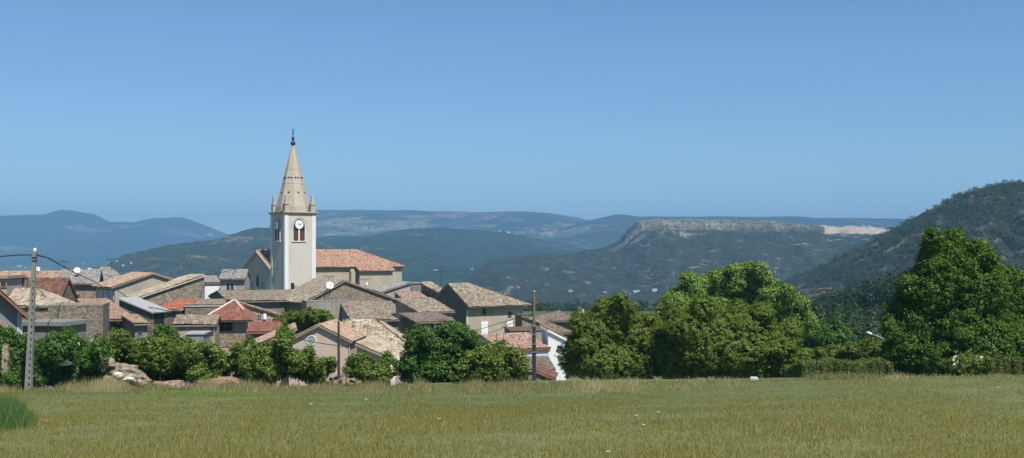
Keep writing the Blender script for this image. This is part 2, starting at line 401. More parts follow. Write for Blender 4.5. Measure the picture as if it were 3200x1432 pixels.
def shutter(h, face, x0, x1, y0, y1, mat='shutter_white'):
    pa, n = on_face(h, face, x0, y1); pb, _ = on_face(h, face, x1, y1); pt, _ = on_face(h, face, (x0+x1)/2, y0); pm, _ = on_face(h, face, (x0+x1)/2, y1)
    t = pb-pa; t.z = 0; Lw = t.length; t.normalize(); m = MB()
    panel(m, pa, pa+t*(Lw/2-.015), pm.z, pt.z, n, .06); panel(m, pa+t*(Lw/2+.015), pb, pm.z, pt.z, n, .06)
    for k in (.2, .8):
        z = pm.z+(pt.z-pm.z)*k; panel(m, pa+t*.05, pb-t*.05, z-.05, z+.05, n, .085, back=-.055)
    return m.build('shutter', mat, h.root)
def chimney(h, px, ytop, ybot, d, w=.7, mat='stone_grey', pots=True):
    c = W(px, ybot, d); zt = EYE-(ytop-HOR)/F*d; zb2 = c.z-.6
    m = MB(); m.box((c.x, c.y), h.u, h.v, w/2, w/2, zb2, zt-.14); m.box((c.x, c.y), h.u, h.v, w/2+.08, w/2+.08, zt-.14, zt)
    if pots: m.box((c.x, c.y), h.u, h.v, w*.28, w*.28, zt, zt+.28, 0, .8)
    return m.build('chimney', mat, h.root)

# ================================================================ BUILDINGS
# ---- church
CH = 36.0; d0 = 195.0
ch = house('church', 'church with pale square bell tower, pointed stone spire and pink tiled nave', 846, 199.6, CH, 834, ridge=783, x1=1256, xl=766,
           roof='hip', hl=0, hr=6.5, wall='church_wall', tiles='tile_church', slab='slab_red', over=.55, cat='church')
rt = ch.root; u, v = ch.u, ch.v
# facade skin (plaster), proud of the gable wall, with raking cornice
fm = MB(); Wn = ch.W
def PF(a, b, z): return ch.P(a, b, z)
fm.add([PF(-.03, Wn, ch.zb), PF(-.03, 0, ch.zb), PF(-.03, 0, ch.ze), PF(-.03, Wn/2, ch.zr), PF(-.03, Wn, ch.ze)], [(0, 1, 2, 3, 4)])
fm.build('facade', 'facade', rt)
cm = MB()
for s_ in (0, 1):
    e = PF(0, -.25 if s_ == 0 else Wn+.25, ch.ze-.12); r = PF(0, Wn/2, ch.zr)
    q = [e, r]
    for hi, lo, out in ((.0, -.30, .42), (-.30, -.55, .2)):
        pts = []
        for o_ in (-out, 0):
            for p in q:
                pts.append((p+u*o_)+Vector((0, 0, lo)))
            for p in reversed(q):
                pts.append((p+u*o_)+Vector((0, 0, hi)))
        cm.add(pts, [(0, 1, 2, 3), (7, 6, 5, 4), (0, 4, 5, 1), (1, 5, 6, 2), (2, 6, 7, 3), (3, 7, 4, 0)])
cm.build('cornice', 'facade', rt)
def arch_pts(wd, hs, ht, n=7):   # pointed arch outline, from lower left round to lower right (x,z)
    pts = [(-wd/2, 0), (-wd/2, hs)]
    for i in range(1, n): a = i/n; pts.append((-wd/2+wd/2*(1-math.cos(a*math.pi/2))*1.0, hs+(ht-hs)*math.sin(a*math.pi/2)**.9))
    pts.append((0, ht)); left = pts[1:-1]
    return pts+[(-x, z) for x, z in reversed(left)]+[(wd/2, 0)]
def arch(mb, c, t, n, wd, hs, ht, out, back=.0, mi=0):
    pp = arch_pts(wd, hs, ht); k = len(pp); vs = []
    for o_ in (out, -back):
        for x, z in pp: vs.append(c+t*x+n*o_+Vector((0, 0, z)))
    fs = [tuple(range(k-1, -1, -1)), tuple(range(k, 2*k))]+[(i, (i+1) % k, k+(i+1) % k, k+i) for i in range(k)]
    mb.add(vs, fs, mi)
def arch_band(mb, c, t, n, wd, hs, ht, bw, out, mi=0, legs=True):
    a = arch_pts(wd, hs, ht); b = arch_pts(wd+2*bw, hs, ht+bw*1.3); k = len(a); vs = []
    for o_ in (0, out):
        for L_ in (a, b):
            for x, z in L_: vs.append(c+t*x+n*o_+Vector((0, 0, z)))
    rng = range(k-1) if legs else range(1, k-2)
    for i in rng:
        A_, B_ = i, i+1
        mb.add([vs[q] for q in (2*k+A_, 2*k+B_, 3*k+B_, 3*k+A_, A_, B_, k+B_, k+A_)], [(0, 1, 2, 3), (4, 5, 1, 0), (3, 2, 6, 7), (0, 3, 7, 4), (1, 5, 6, 2)], mi)
# facade window (pointed oval) and slits
ow, nl = on_face(ch, 'l', 806, 900)
m = MB(); arch(m, Vector((ow.x, ow.y, ow.z))-v*0-u*.03, v, -u, 1.15, 1.0, 2.3, .03, 0); o = m.build('window', 'wood_dark', rt)
m = MB(); arch_band(m, ow-u*.03, v, -u, 1.15, 1.0, 2.3, .14, .08); m.build('frame', 'facade', o)
m = MB(); arch(m, ow-u*.05-Vector((0, 0, .9)), v, -u, .7, .7, 1.2, .12, 0); m.build('statue_niche', 'tower_white', rt)
for sx in (788, 821):
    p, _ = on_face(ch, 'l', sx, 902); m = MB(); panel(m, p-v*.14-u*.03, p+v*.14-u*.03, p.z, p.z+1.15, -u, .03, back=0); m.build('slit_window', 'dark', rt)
# chapel in front of the nave: slab of wall with lean roof
p0, _ = on_face(ch, 'f', 1112, 850); p1, _ = on_face(ch, 'f', 1214, 850)
ua = (p0-ch.P(0, 0, p0.z)).dot(u); ub = (p1-ch.P(0, 0, p1.z)).dot(u)
sl = (ch.zr-ch.ze)/(Wn*.5); out = 1.5; zc_ = ch.ze-sl*out+.02
m = MB(); q = [PF(ua, -out, ch.zb), PF(ub, -out, ch.zb), PF(ub, -.003, ch.zb), PF(ua, -.003, ch.zb)]
m.hexa(q+[PF(ua, -out, zc_), PF(ub, -out, zc_), PF(ub, -.003, ch.ze-.03), PF(ua, -.003, ch.ze-.03)]); m.build('side_chapel', 'church_wall', rt)
m = MB(); tile_plane(m, PF(ua-.35, -out-.5, zc_-sl*.5), PF(ub+.35, -out-.5, zc_-sl*.5), PF(ub+.35, .2, ch.ze+sl*.2+.04), PF(ua-.35, .2, ch.ze+sl*.2+.04), seed=77); m.build('chapel_roof', ['tile_church', 'slab_red'], rt)
m = MB(); bz = ch.ze-.5; m.box(PF(ua-1.0, -.45, 0), u, v, .42, .44, ch.zb, bz-.5); m.box(PF(ua-1.0, -.3, 0), u, v, .42, .29, bz-.5, bz); m.build('buttress', 'church_wall', rt)
# tower
tw = House(); tX = (890-CX)/F*d0; tw.A = Vector((tX, d0, 0)); tw.u, tw.v = u, v
k = (985-CX)/F; tw.L = (k*d0-tX)/(u.x-k*u.y); k = (846-CX)/F; tw.W = (tX-k*d0)/(-v.x+k*v.y); TS = (tw.L+tw.W)/2; tw.root = rt
print('tower side', tw.L, tw.W, 'nave', ch.L, ch.W)
tw.L = tw.W = TS
def PT(a, b, z): q = tw.A+u*a+v*b; return Vector((q.x, q.y, z))
ztop = EYE-(668-HOR)/F*d0; cen = PT(TS/2, TS/2, 0)
m = MB(); m.box(cen, u, v, TS/2, TS/2, ch.zb, ztop); tow = m.build('tower', 'tower_plaster', rt)
m = MB()
for a, b in ((0, 0), (1, 0), (1, 1), (0, 1)):
    c = PT(TS*a, TS*b, 0)+u*(.31*(1-2*a))+v*(.31*(1-2*b)); m.box(c, u, v, .36, .36, ch.zb, ztop-.01)
    for i in range(int((ztop-ch.zb)/.6)):          # alternate long quoin stones, front and left faces
        if i % 2: m.box(c, u, v, .372+.06, .372, ch.zb+i*.6+.02, ch.zb+i*.6+.58) if False else None
m.build('corner_quoin', 'tower_white', tow)
m = MB(); m.box(cen, u, v, TS/2+.22, TS/2+.22, ztop, ztop+.2); m.box(cen, u, v, TS/2+.38, TS/2+.38, ztop+.2, ztop+.38); m.build('cornice', 'spire', tow)
zc0 = ztop+.38
# pinnacles
zp = EYE-(606-HOR)/F*d0
for a, b in ((0, 0), (1, 0), (1, 1), (0, 1)):
    c = PT(TS*a, TS*b, 0)+u*(.42*(1-2*a))+v*(.42*(1-2*b)); m = MB()
    zm = zc0+(zp-zc0)*.42
    m.box(c, u, v, .36, .36, zc0, zm); m.box(c, u, v, .46, .46, zm, zm+.14); m.box(c, u, v, .26, .26, zm+.14, zp-.25, 0, .66); m.box(c, u, v, .2, .2, zp-.25, zp, 0, .5)
    m.build('pinnacle', 'spire', tow)
# spire, octagonal
zs = EYE-(452-HOR)/F*(d0+3.5); m = MB(); ang0 = math.atan2(u.y, u.x)+math.pi/8
def octa(r, z): return [(cen.x+r*math.cos(ang0+i*math.pi/4), cen.y+r*math.sin(ang0+i*math.pi/4), z) for i in range(8)]
rb = (TS/2-.1)/math.cos(math.pi/8)
levels = [(rb, zc0), (rb*.985, zc0+.9)]+[(rb*.965*(1-t)+.2*t, zc0+.9+(zs-zc0-.9)*t) for t in (0.0, .25, .5, .75, 1)]
vs = []; [vs.extend(octa(r, z)) for r, z in levels]
m.add(vs, [(i*8+k2, i*8+(k2+1) % 8, (i+1)*8+(k2+1) % 8, (i+1)*8+k2) for i in range(len(levels)-1) for k2 in range(8)]+[tuple((len(levels)-1)*8+i for i in range(8))])
def rsp(z): return rb*.965*(1-(z-zc0-.9)/(zs-zc0-.9))+.2*(z-zc0-.9)/(zs-zc0-.9)
for k2 in range(8):     # hip ribs
    pts = [Vector((cen.x+(rsp(z))*math.cos(ang0+k2*math.pi/4), cen.y+(rsp(z))*math.sin(ang0+k2*math.pi/4), z)) for z in np.linspace(zc0+.9, zs, 6)]
    m.tube(pts, [.06, .055, .05, .045, .04, .035], 5)
for zz in (.42, .63): 
    z = zc0+(zs-zc0)*zz; vs = octa(rsp(z)+.03, z)+octa(rsp(z+.10)+.03, z+.14); m.add(vs, [(i, (i+1) % 8, 8+(i+1) % 8, 8+i) for i in range(8)]+[tuple(range(8, 16))])
sp = m.build('spire', 'spire', tow)
for zz, fr_ in ((.28, (0,)), (.50, (-.5, .5))):
    z = zc0+(zs-zc0)*zz
    for k2 in range(8):
        am = ang0+(k2+.5)*math.pi/4; r = rsp(z+.15)*math.cos(math.pi/8); nn = Vector((math.cos(am), math.sin(am), 0)); tt = Vector((-nn.y, nn.x, 0))
        for q_ in fr_:
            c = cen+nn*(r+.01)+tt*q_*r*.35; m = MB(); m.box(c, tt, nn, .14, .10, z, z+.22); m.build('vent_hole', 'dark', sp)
m = MB(); c = cen
m.tube([(c.x, c.y, zs-.1), (c.x, c.y, zs+.15), (c.x, c.y, zs+.35), (c.x, c.y, zs+.55), (c.x, c.y, zs+.75)], [.28, .42, .45, .3, .15], 8)
m.tube([(c.x, c.y, zs+.7), (c.x, c.y, zs+.95), (c.x, c.y, zs+1.25), (c.x, c.y, zs+1.5)], [.14, .26, .24, .08], 8)
m.tube([(c.x, c.y, zs+1.4), (c.x, c.y, zs+2.9)], [.08, .06], 6)
m.tube([(c.x, c.y, zs+1.9), (c.x, c.y, zs+2.05), (c.x, c.y, zs+2.2)], [.05, .19, .05], 8)
m.box((c.x, c.y), u, v, .3, .04, zs+2.42, zs+2.5)
m.build('finial', 'metal_dark', sp)
# belfry openings
def belfry(face, xc, wpx_m, y_sill, y_top, clock):
    p, n = on_face(tw, face, xc, y_sill); t = u if face == 'f' else v
    hh = (y_sill-y_top)/F*p.y; wd = wpx_m
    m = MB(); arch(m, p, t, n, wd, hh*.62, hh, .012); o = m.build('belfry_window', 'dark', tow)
    m = MB(); arch_band(m, p, t, n, wd, hh*.62, hh, .16, .10); panel(m, p-t*(wd/2+.3), p+t*(wd/2+.3), p.z-.16, p.z-.003, n, .16, back=0)
    panel(m, p-t*.13, p+t*.13, p.z, p.z+hh*.62, n, .09, back=0); m.build('frame', 'tower_white', o)
    m = MB(); arch_band(m, p, t, n, wd+.36, hh*.62, hh+.2, .12, .16, legs=False); m.build('hood_mould', 'spire', o)
    m = MB()
    for s_ in (-1, 1):
        a = p+t*(s_*.15); b = p+t*(s_*(wd/2-.06)); a, b = (a, b) if s_ > 0 else (b, a)
        nb = 9
        for i in range(nb):
            z0 = p.z+.05+i*(hh*.46)/nb; panel(m, a, b, z0, z0+hh*.46/nb*.8, n, .05, back=0)
    m.build('louvre', 'louvre', o)
    if clock:
        cc = p+Vector((0, 0, hh*.74)); m = MB(); r = wd*.36
        ring = [cc+t*math.cos(a)*r+Vector((0, 0, math.sin(a)*r)) for a in np.linspace(0, 2*math.pi, 25)[:-1]]
        m.add([q+n*.20 for q in ring]+[q+n*.02 for q in ring], [tuple(range(24))]+[(i, 24+i, 24+(i+1) % 24, (i+1) % 24) for i in range(24)])
        ck = m.build('clock_face', 'dish', o)
        m = MB()
        for a, L_ in ((2.6, r*.45), (.25, r*.72)):
            dr = t*math.cos(a)+Vector((0, 0, math.sin(a))); sd_ = (t*-math.sin(a)+Vector((0, 0, math.cos(a))))*.07
            m.add([cc+n*.215-sd_, cc+n*.215+sd_, cc+n*.215+dr*L_+sd_*.5, cc+n*.215+dr*L_-sd_*.5], [(0, 1, 2, 3)])
        m.build('clock_hand', 'metal_dark', ck)
belfry('f', 934, 2.15, 753, 684, True)
belfry('l', 867.5, 1.9, 753, 688, True)
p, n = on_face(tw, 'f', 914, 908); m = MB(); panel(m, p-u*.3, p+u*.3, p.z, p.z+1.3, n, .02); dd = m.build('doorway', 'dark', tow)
m = MB(); panel(m, p+u*.3, p+u*.85, p.z, p.z+.95, n, .1); m.build('grey_box', 'grey', tow)
p, n = on_face(tw, 'l', 864, 842); m = MB(); m.tube([p+n*.1+v*1.2, p+n*.12-v*.6, p+n*.12-v*.65+Vector((0, 0, 1.1)), p+n*.12-v*.4+Vector((0, 0, 1.2))], .05, 5); m.build('conduit', 'metal_dark', tow)

# ---- houses left of and around the church
def lab(h, t): h.root['label'] = t
h = house('house', 'low house with white wall between stone gable and church', 640, 182, 28, 886, ridge=866, x1=688, roof='gable_u', Wd=7, wall='white', tiles='tile_grey', over=.25)
h = house('house', 'grey walled house with window touching the left side of the church front', 688, 176, 8, 872, ridge=846, x1=764, Wd=9, roof='gable_u', wall='grey', tiles='tile_grey', over=.55)
window(h, 'f', 705, 733, 884, 912, 'glass', 'white', bars=1)
# far-left back row
h = house('house', 'long pale pink tiled roof at the left edge of the village', -60, 172, 14, 905, ridge=851, x1=178, Wd=13, wall='stone', tiles='tile_salmon', rough=1.3)
h = house('house', 'house under a grey hipped roof behind two satellite dishes', 262, 190, 18, 890, ridge=838, x1=392, Wd=11, roof='hip', hl=2.6, hr=2.6, wall='grey', tiles='tile_grey', over=.4)
h = house('house', 'stone house with grey slate roof and a tiny square window', 186, 158, 16, 886, ridge=846, x1=303, Wd=9, roof='gable_u', wall='stone', tiles='tile_grey', over=.55, so=.3, pitch=.2, rough=.5)
window(h, 'f', 241, 250, 919, 929, 'dark', 'stone_light', bars=0, sill=False)
h = house('house', 'beige gabled house with salmon tiles and pale blue shutters', 358, 150, 37, 898, ridge=857, x1=590, xl=300, roof='gable_v', wall='beige', tiles='tile_salmon', over=.55, so=.35)
for a, b in ((309, 321), (326, 337), (343, 355)): shutter(h, 'l', a, b, 907, 939, 'shutter_blue')
h = house('house', 'tall rubble stone gable with cream tiles sloping down leftwards', 430, 139, 30, 934, ridge=864, x1=638, xl=398, roof='shed_l', wall='stone', tiles='tile_cream', slab='slab_pale', over=.4, so=.3, rough=1.6)
m = MB(); p, n = on_face(h, 'f', 588, 960); rg = random.Random(5)
h = house('house', 'small beige house with one dark window cut by the left edge of the photo', -60, 124, 5, 871, x1=20, Wd=5, roof='flat', wall='beige', tiles='tile_salmon', over=.25, th=.3)
window(h, 'f', 2, 19, 879, 897, 'dark', 'wood', bars=1)
h = house('house', 'house with rust brown roof and grey chimney behind the concrete pole', 62, 132, 8, 944, ridge=873, x1=182, Wd=9, roof='gable_u', wall='stone_grey', tiles='tile_rust', slab='slab_red', over=.3)
chimney(h, 78, 866, 905, 130, .55)
h = house('house', 'old house with cream tiled roof and rubble wall beside the concrete pole', 14, 114, 6, 958, ridge=906, x1=160, Wd=7.5, roof='hip', hl=0, hr=2.6, wall='stone', tiles='tile_cream', slab='slab_pale', over=.25, rough=1.8)
h = house('ruined_house', 'flat topped ruin of grey rubble stone with a blocked doorway', 150, 107, 14, 958, x1=322, Wd=6, roof='flat', wall='stone_grey', tiles='stone', slab='stone', over=.02, th=.12, tiled=False, cat='ruin')
slab_on(h, 'f', 244, 258, 1005, 1030, 'stone_dark', 'blocked_doorway', .03)
slab_on(h, 'f', 246, 266, 1024, 1085, 'stone_light', 'stone_patch', .05)
h = house('shed', 'dark concrete slab roofed shed below the rubble wall', 70, 96, -6, 1018, x1=198, Wd=4, roof='flat', wall='darkgrey', tiles='concrete', slab='concrete', over=.3, th=.32, cat='shed')
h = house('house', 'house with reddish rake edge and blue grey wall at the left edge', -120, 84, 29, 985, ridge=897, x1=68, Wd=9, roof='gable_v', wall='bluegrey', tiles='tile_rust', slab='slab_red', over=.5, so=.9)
slab_on(h, 'f', 53, 68, 975, 1045, 'paleblue', 'corner_post', .06)
h = house('shed', 'little beige gabled shed showing at the left edge above the bushes', -45, 80, 30, 1045, ridge=1010, x1=36, Wd=3, roof='gable_v', wall='beige', tiles='tile_salmon', over=.1, cat='shed')
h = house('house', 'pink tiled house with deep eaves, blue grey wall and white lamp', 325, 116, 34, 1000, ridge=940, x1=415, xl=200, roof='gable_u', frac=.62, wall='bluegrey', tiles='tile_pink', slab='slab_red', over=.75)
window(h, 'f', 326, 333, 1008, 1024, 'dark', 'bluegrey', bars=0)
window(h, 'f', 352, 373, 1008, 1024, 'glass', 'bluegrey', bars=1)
slab_on(h, 'f', 324, 416, 1037, 1095, 'grey', 'sunlit_band', .03)  # lighter grey paints in the sunlit wall below the eave shadow
o = slab_on(h, 'f', 364, 371, 1005, 1012, 'dish', 'wall_lamp', .25)
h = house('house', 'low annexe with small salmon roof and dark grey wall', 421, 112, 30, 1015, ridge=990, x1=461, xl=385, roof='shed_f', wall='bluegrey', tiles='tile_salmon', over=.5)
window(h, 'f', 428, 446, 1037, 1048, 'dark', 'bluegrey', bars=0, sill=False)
h = house('house', 'stone house under a smooth grey sheet roof with dark open loft', 372, 126, -18, 976, ridge=934, x1=474, xr=523, roof='shed_r', wall='stone_grey', tiles='sheet', slab='sheet', over=.35, so=.3, tiled=False)
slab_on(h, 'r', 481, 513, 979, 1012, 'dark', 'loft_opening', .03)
h = house('house', 'small house with bright orange red roof and white edging', 500, 134, -22, 968, ridge=940, x1=562, Wd=7, roof='gable_u', wall='stone_grey', tiles='tile_red', slab='slab_pale', over=.3, so=.3, rough=.3)
h = house('house', 'grey stone house with pale coping behind the red pyramid roof', 578, 133, 12, 958, ridge=940, x1=735, Wd=7, roof='shed_f', wall='stone_grey', tiles='tile_brown', slab='slab_pale', over=.1, so=.1)
h = house('house', 'low stone house with brown tiles beside the grey metal shed', 545, 106, 10, 1019, ridge=992, x1=672, Wd=6, roof='gable_u', wall='stone_light', tiles='tile_brown', over=.25, rough=1.3)
slab_on(h, 'f', 655, 667, 1030, 1048, 'glass', 'window', .04)
h = house('shed', 'flat roofed grey metal shed above the orchard bushes', 580, 99, 6, 1046, x1=636, Wd=3.5, roof='flat', wall='bluegrey', tiles='sheet', slab='sheet', over=.12, th=.1, cat='shed', tiled=False)
h = house('house', 'house with red brown pyramid roof edged in white and a wide window', 648, 112, 10, 994, ridge=944, x1=766, Wd=5.6, roof='hip', hl=2.35, hr=1.15, wall='beige', tiles='tile_redbrown', slab='darkgrey', over=.75, rough=.35, pitch=.2)
window(h, 'f', 679, 728, 1004, 1036, 'dark', 'darkgrey', bars=1, rows=2)
slab_on(h, 'f', 673, 766, 1040, 1085, 'stone', 'stone_base', .04)
m = MB(); zo = h.ze-(h.zr-h.ze)/(h.W*.5)*.75; e0 = h.P(-.75, -.75, zo); r0_ = h.P(2.35, h.W/2, h.zr); e1 = h.P(h.L+.75, -.75, zo); r1_ = h.P(h.L-1.15, h.W/2, h.zr); up_ = Vector((0, 0, .2))
m.tube([e0+up_, r0_+up_], .10, 6); m.tube([r1_+up_, r1_.lerp(e1, .5)+up_], .10, 6)
m.build('ridge_capping', 'slab_pale', h.root)
h = house('house', 'stone house with rust rake sloping down rightwards and white panel', 738, 121, 24, 990, ridge=946, x1=884, Wd=6, roof='shed_r', wall='stone_light', tiles='tile_salmon', slab='slab_red', over=.3, so=.25, th=.08)
window(h, 'f', 802, 818, 982, 1004, 'glass', 'grey', bars=1, rows=2)
slab_on(h, 'f', 823, 832, 978, 998, 'shutter_white', 'white_panel', .1)
slab_on(h, 'f', 820, 832, 1000, 1009, 'dark', 'hatch', .05)
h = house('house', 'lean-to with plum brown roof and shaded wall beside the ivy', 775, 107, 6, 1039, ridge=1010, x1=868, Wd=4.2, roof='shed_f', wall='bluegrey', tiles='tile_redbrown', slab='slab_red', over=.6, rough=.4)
slab_on(h, 'f', 768, 777, 1040, 1068, 'paleblue', 'downpipe_box', .25)
slab_on(h, 'f', 778, 835, 1063, 1067, 'shutter_white', 'sill', .15)
h = house('house', 'low house with pinkish tiles sloping down leftwards behind the bushes', 800, 99, 12, 1083, ridge=1032, x1=926, Wd=7, roof='shed_l', wall='beige', tiles='tile_salmon', over=.8, so=.4)
h = house('house', 'pink plastered house with a round window in its gable', 903, 95, -3, 1068, ridge=1020, x1=1094, Wd=6, roof='gable_v', wall='pink', tiles='tile_salmon', slab='slab', over=.2, so=.3); pinkh = h
p, n = on_face(h, 'f', 973, 1064); m = MB(); r = .36; uu = h.u
ring = lambda r_, o_: [p+uu*math.cos(a)*r_+Vector((0, 0, math.sin(a)*r_))+n*o_ for a in np.linspace(0, 2*math.pi, 25)[:-1]]
i0, i1, i2 = ring(r, .06), ring(r+.07, .06), ring(r+.07, -.02)
m.add(i0+i1+i2, [(k, (k+1) % 24, 24+(k+1) % 24, 24+k) for k in range(24)]+[(24+k, 24+(k+1) % 24, 48+(k+1) % 24, 48+k) for k in range(24)])
o = m.build('round_window', 'white', h.root); m = MB(); m.add(ring(r+.01, .02), [tuple(range(24))]); m.build('pane', 'stone_grey_pane', o)
slab_on(h, 'f', 971, 978, 1026, 1043, 'stone_dark', 'vent', .06) if False else None
h = house('house', 'pink walled lean-to with cream tile rake falling rightwards', 1115, 93, -4, 1132, ridge=1080, x1=1238, Wd=7, roof='shed_r', wall='pink', tiles='tile_cream', slab='slab', over=.25, so=.35, th=.2)
slab_on(pinkh, 'f', 1091, 1094, 1080, 1150, 'pink', 'pilaster', .1)
h = house('house', 'old house with rough cream stone tiles behind the pink gable', 1040, 108, 4, 1086, ridge=1004, x1=1268, Wd=9, roof='hip', hl=1, hr=3.2, wall='paleblue', tiles='tile_cream', slab='slab_pale', over=.35, rough=2.4, pitch=.38)
h = house('house', 'long low house under brown tiles in front of the church tower', 712, 151, 22, 944, ridge=913, x1=962, xl=655, roof='gable_u', wall='darkgrey', tiles='tile_brown', over=.6, rough=1.3)
slab_on(h, 'f', 880, 893, 950, 985, 'stone_dark', 'dark_door', .04)
h = house('house', 'big stone gable with brown tiles carrying a white dish', 956, 148, 30, 945, ridge=880, x1=1236, Wd=11, roof='gable_v', frac=.42, wall='stone', tiles='tile_brown', over=.45, so=.3, rough=1.3); gab = h
h = house('house', 'flat topped grey cement annexe under the big stone gable', 958, 143, 20, 943, x1=1094, Wd=3.5, roof='flat', wall='greycement', tiles='concrete', slab='concrete', over=.02, th=.06, tiled=False)
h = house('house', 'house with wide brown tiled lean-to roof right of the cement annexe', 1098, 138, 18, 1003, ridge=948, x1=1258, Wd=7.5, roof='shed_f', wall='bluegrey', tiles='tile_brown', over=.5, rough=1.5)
h = house('house', 'light grey rendered building with slanting top behind the stone gable', 1188, 170, 22, 917, ridge=886, x1=1283, Wd=7, roof='shed_l', wall='grey', tiles='tile_grey', over=.15, so=.25)
h = house('house', 'dark grey flat topped block behind the small pink roof', 1287, 164, 4, 887, x1=1350, Wd=6, roof='flat', wall='darkgrey', tiles='concrete', slab='concrete', over=.1, th=.08)
h = house('house', 'tiny house under a plain pink roof between grey walls', 1262, 157, 24, 937, ridge=916, x1=1335, Wd=4, roof='shed_f', wall='stone_dark', tiles='tile_pink', over=.3, rough=.6)
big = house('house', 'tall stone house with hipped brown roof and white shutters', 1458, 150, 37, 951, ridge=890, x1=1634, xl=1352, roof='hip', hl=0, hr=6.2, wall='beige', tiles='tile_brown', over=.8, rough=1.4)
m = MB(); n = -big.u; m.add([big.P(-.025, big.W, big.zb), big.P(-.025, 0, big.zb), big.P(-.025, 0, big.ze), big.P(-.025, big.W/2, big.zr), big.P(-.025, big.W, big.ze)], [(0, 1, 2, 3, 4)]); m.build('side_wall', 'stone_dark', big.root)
window(big, 'f', 1507, 1519, 965, 983, 'dark', 'stone_light', bars=0)
shutter(big, 'f', 1504, 1524, 1005, 1045); shutter(big, 'f', 1584, 1602, 1003, 1041)
slab_on(big, 'f', 1588, 1598, 975, 993, 'wood_dark', 'old_vent', .03)
slab_on(big, 'f', 1457, 1462, 968, 1060, 'slab_pale', 'corner_quoin', .04)
h = house('house', 'narrow cream tiled block joined to the left of the tall stone house', 1372, 158, 34, 918, ridge=886, x1=1398, Wd=5, roof='shed_f', wall='stone_dark', tiles='tile_cream', over=.15, rough=1.5)
h = house('house', 'brown tiled house with grey end wall above the open porch', 1308, 136, 37, 979, ridge=938, x1=1414, xl=1237, roof='shed_f', wall='greycement', tiles='tile_brown', over=.35, rough=1.3)
h = house('porch', 'open porch with brown lean-to roof, posts and dark inside', 1304, 130, 33, 1010, ridge=984, x1=1416, Wd=4.2, roof='shed_f', wall='darkgrey', tiles='tile_dark', over=.3, rough=.5, walls=False, cat='porch')
for a in (.1, .5, .95): 
    m = MB(); c = h.P(h.L*a, .1, 0); m.box(c, h.u, h.v, .16, .16, h.zb, h.ze-.05); m.build('post', 'grey', h.root)
m = MB(); m.add([h.P(0, h.W-.1, h.zb), h.P(h.L, h.W-.1, h.zb), h.P(h.L, h.W-.1, h.zr-.1), h.P(0, h.W-.1, h.zr-.1)], [(0, 1, 2, 3)]); m.add([h.P(h.L, h.W-.1, h.zb), h.P(h.L, .2, h.zb), h.P(h.L, .2, h.ze-.05), h.P(h.L, h.W-.1, h.zr-.1)], [(0, 1, 2, 3)]); m.build('wall', 'darkgrey', h.root)
m = MB(); m.box(h.P(h.L*.72, h.W-.4, 0), h.u, h.v, .35, .2, h.ze-1.4, h.ze-.5); m.build('white_locker', 'dish', h.root)
# ---- right group
h = house('house', 'long low house with plum pink tiles behind the slim pole', 1574, 114, 34, 1096, ridge=1052, x1=1712, xl=1440, roof='gable_u', wall='paleblue', tiles='tile_pink', slab='slab_red', over=.3)
window(h, 'f', 1632, 1642, 1111, 1125, 'dark', 'paleblue', bars=0)
h = house('house', 'grey walled block with thin rust edge behind the plum pink roof', 1595, 126, 8, 1034, x1=1714, Wd=5, roof='flat', wall='greycement', tiles='tile_rust', slab='slab_red', over=.12, th=.12)
h = house('house', 'white house with red tiled rake next to the feathery green tree', 1713, 117, 6, 1064, ridge=1036, x1=1768, Wd=5, roof='shed_r', wall='white', tiles='tile_red', slab='shutter_white', over=.25, so=.25, th=.2)
window(h, 'f', 1741, 1757, 1080, 1091, 'dark', 'wood', bars=0)
h = house('house', 'small stone house with rake edge right of the white shutters', 1632, 141, 10, 1009, ridge=990, x1=1686, Wd=5, roof='shed_r', wall='stone', tiles='tile_brown', over=.3, so=.25)
h = house('house', 'far house with hipped brown roof and tall chimney beside the green tree', 1708, 172, 10, 1002, ridge=974, x1=1806, Wd=7, roof='hip', hl=2.6, hr=2.2, wall='wood', tiles='tile_dark', over=.7)
chimney(h, 1812, 964, 1000, 173, .6, 'stone_dark'); chimney(h, 1820, 968, 1000, 174, .35, 'white', False)
h = house('house', 'house with plain dark brown roof below the tall chimney', 1640, 156, 12, 1042, ridge=1006, x1=1782, Wd=8, roof='hip', hl=.8, hr=2.6, wall='wood', tiles='tile_dark', over=.5)
h = house('shed', 'low brown roofed shed behind the foot of the slim pole', 1650, 101, 6, 1160, ridge=1122, x1=1730, Wd=5, roof='shed_f', wall='stone_dark', tiles='tile_dark', over=.2, cat='shed')
h = house('shed', 'stone lean-to with red tile edge behind the foot of the slim pole', 1676, 90, -6, 1186, ridge=1164, x1=1730, Wd=3, roof='shed_r', wall='stone', tiles='tile_rust', slab='slab_red', over=.1, cat='shed')

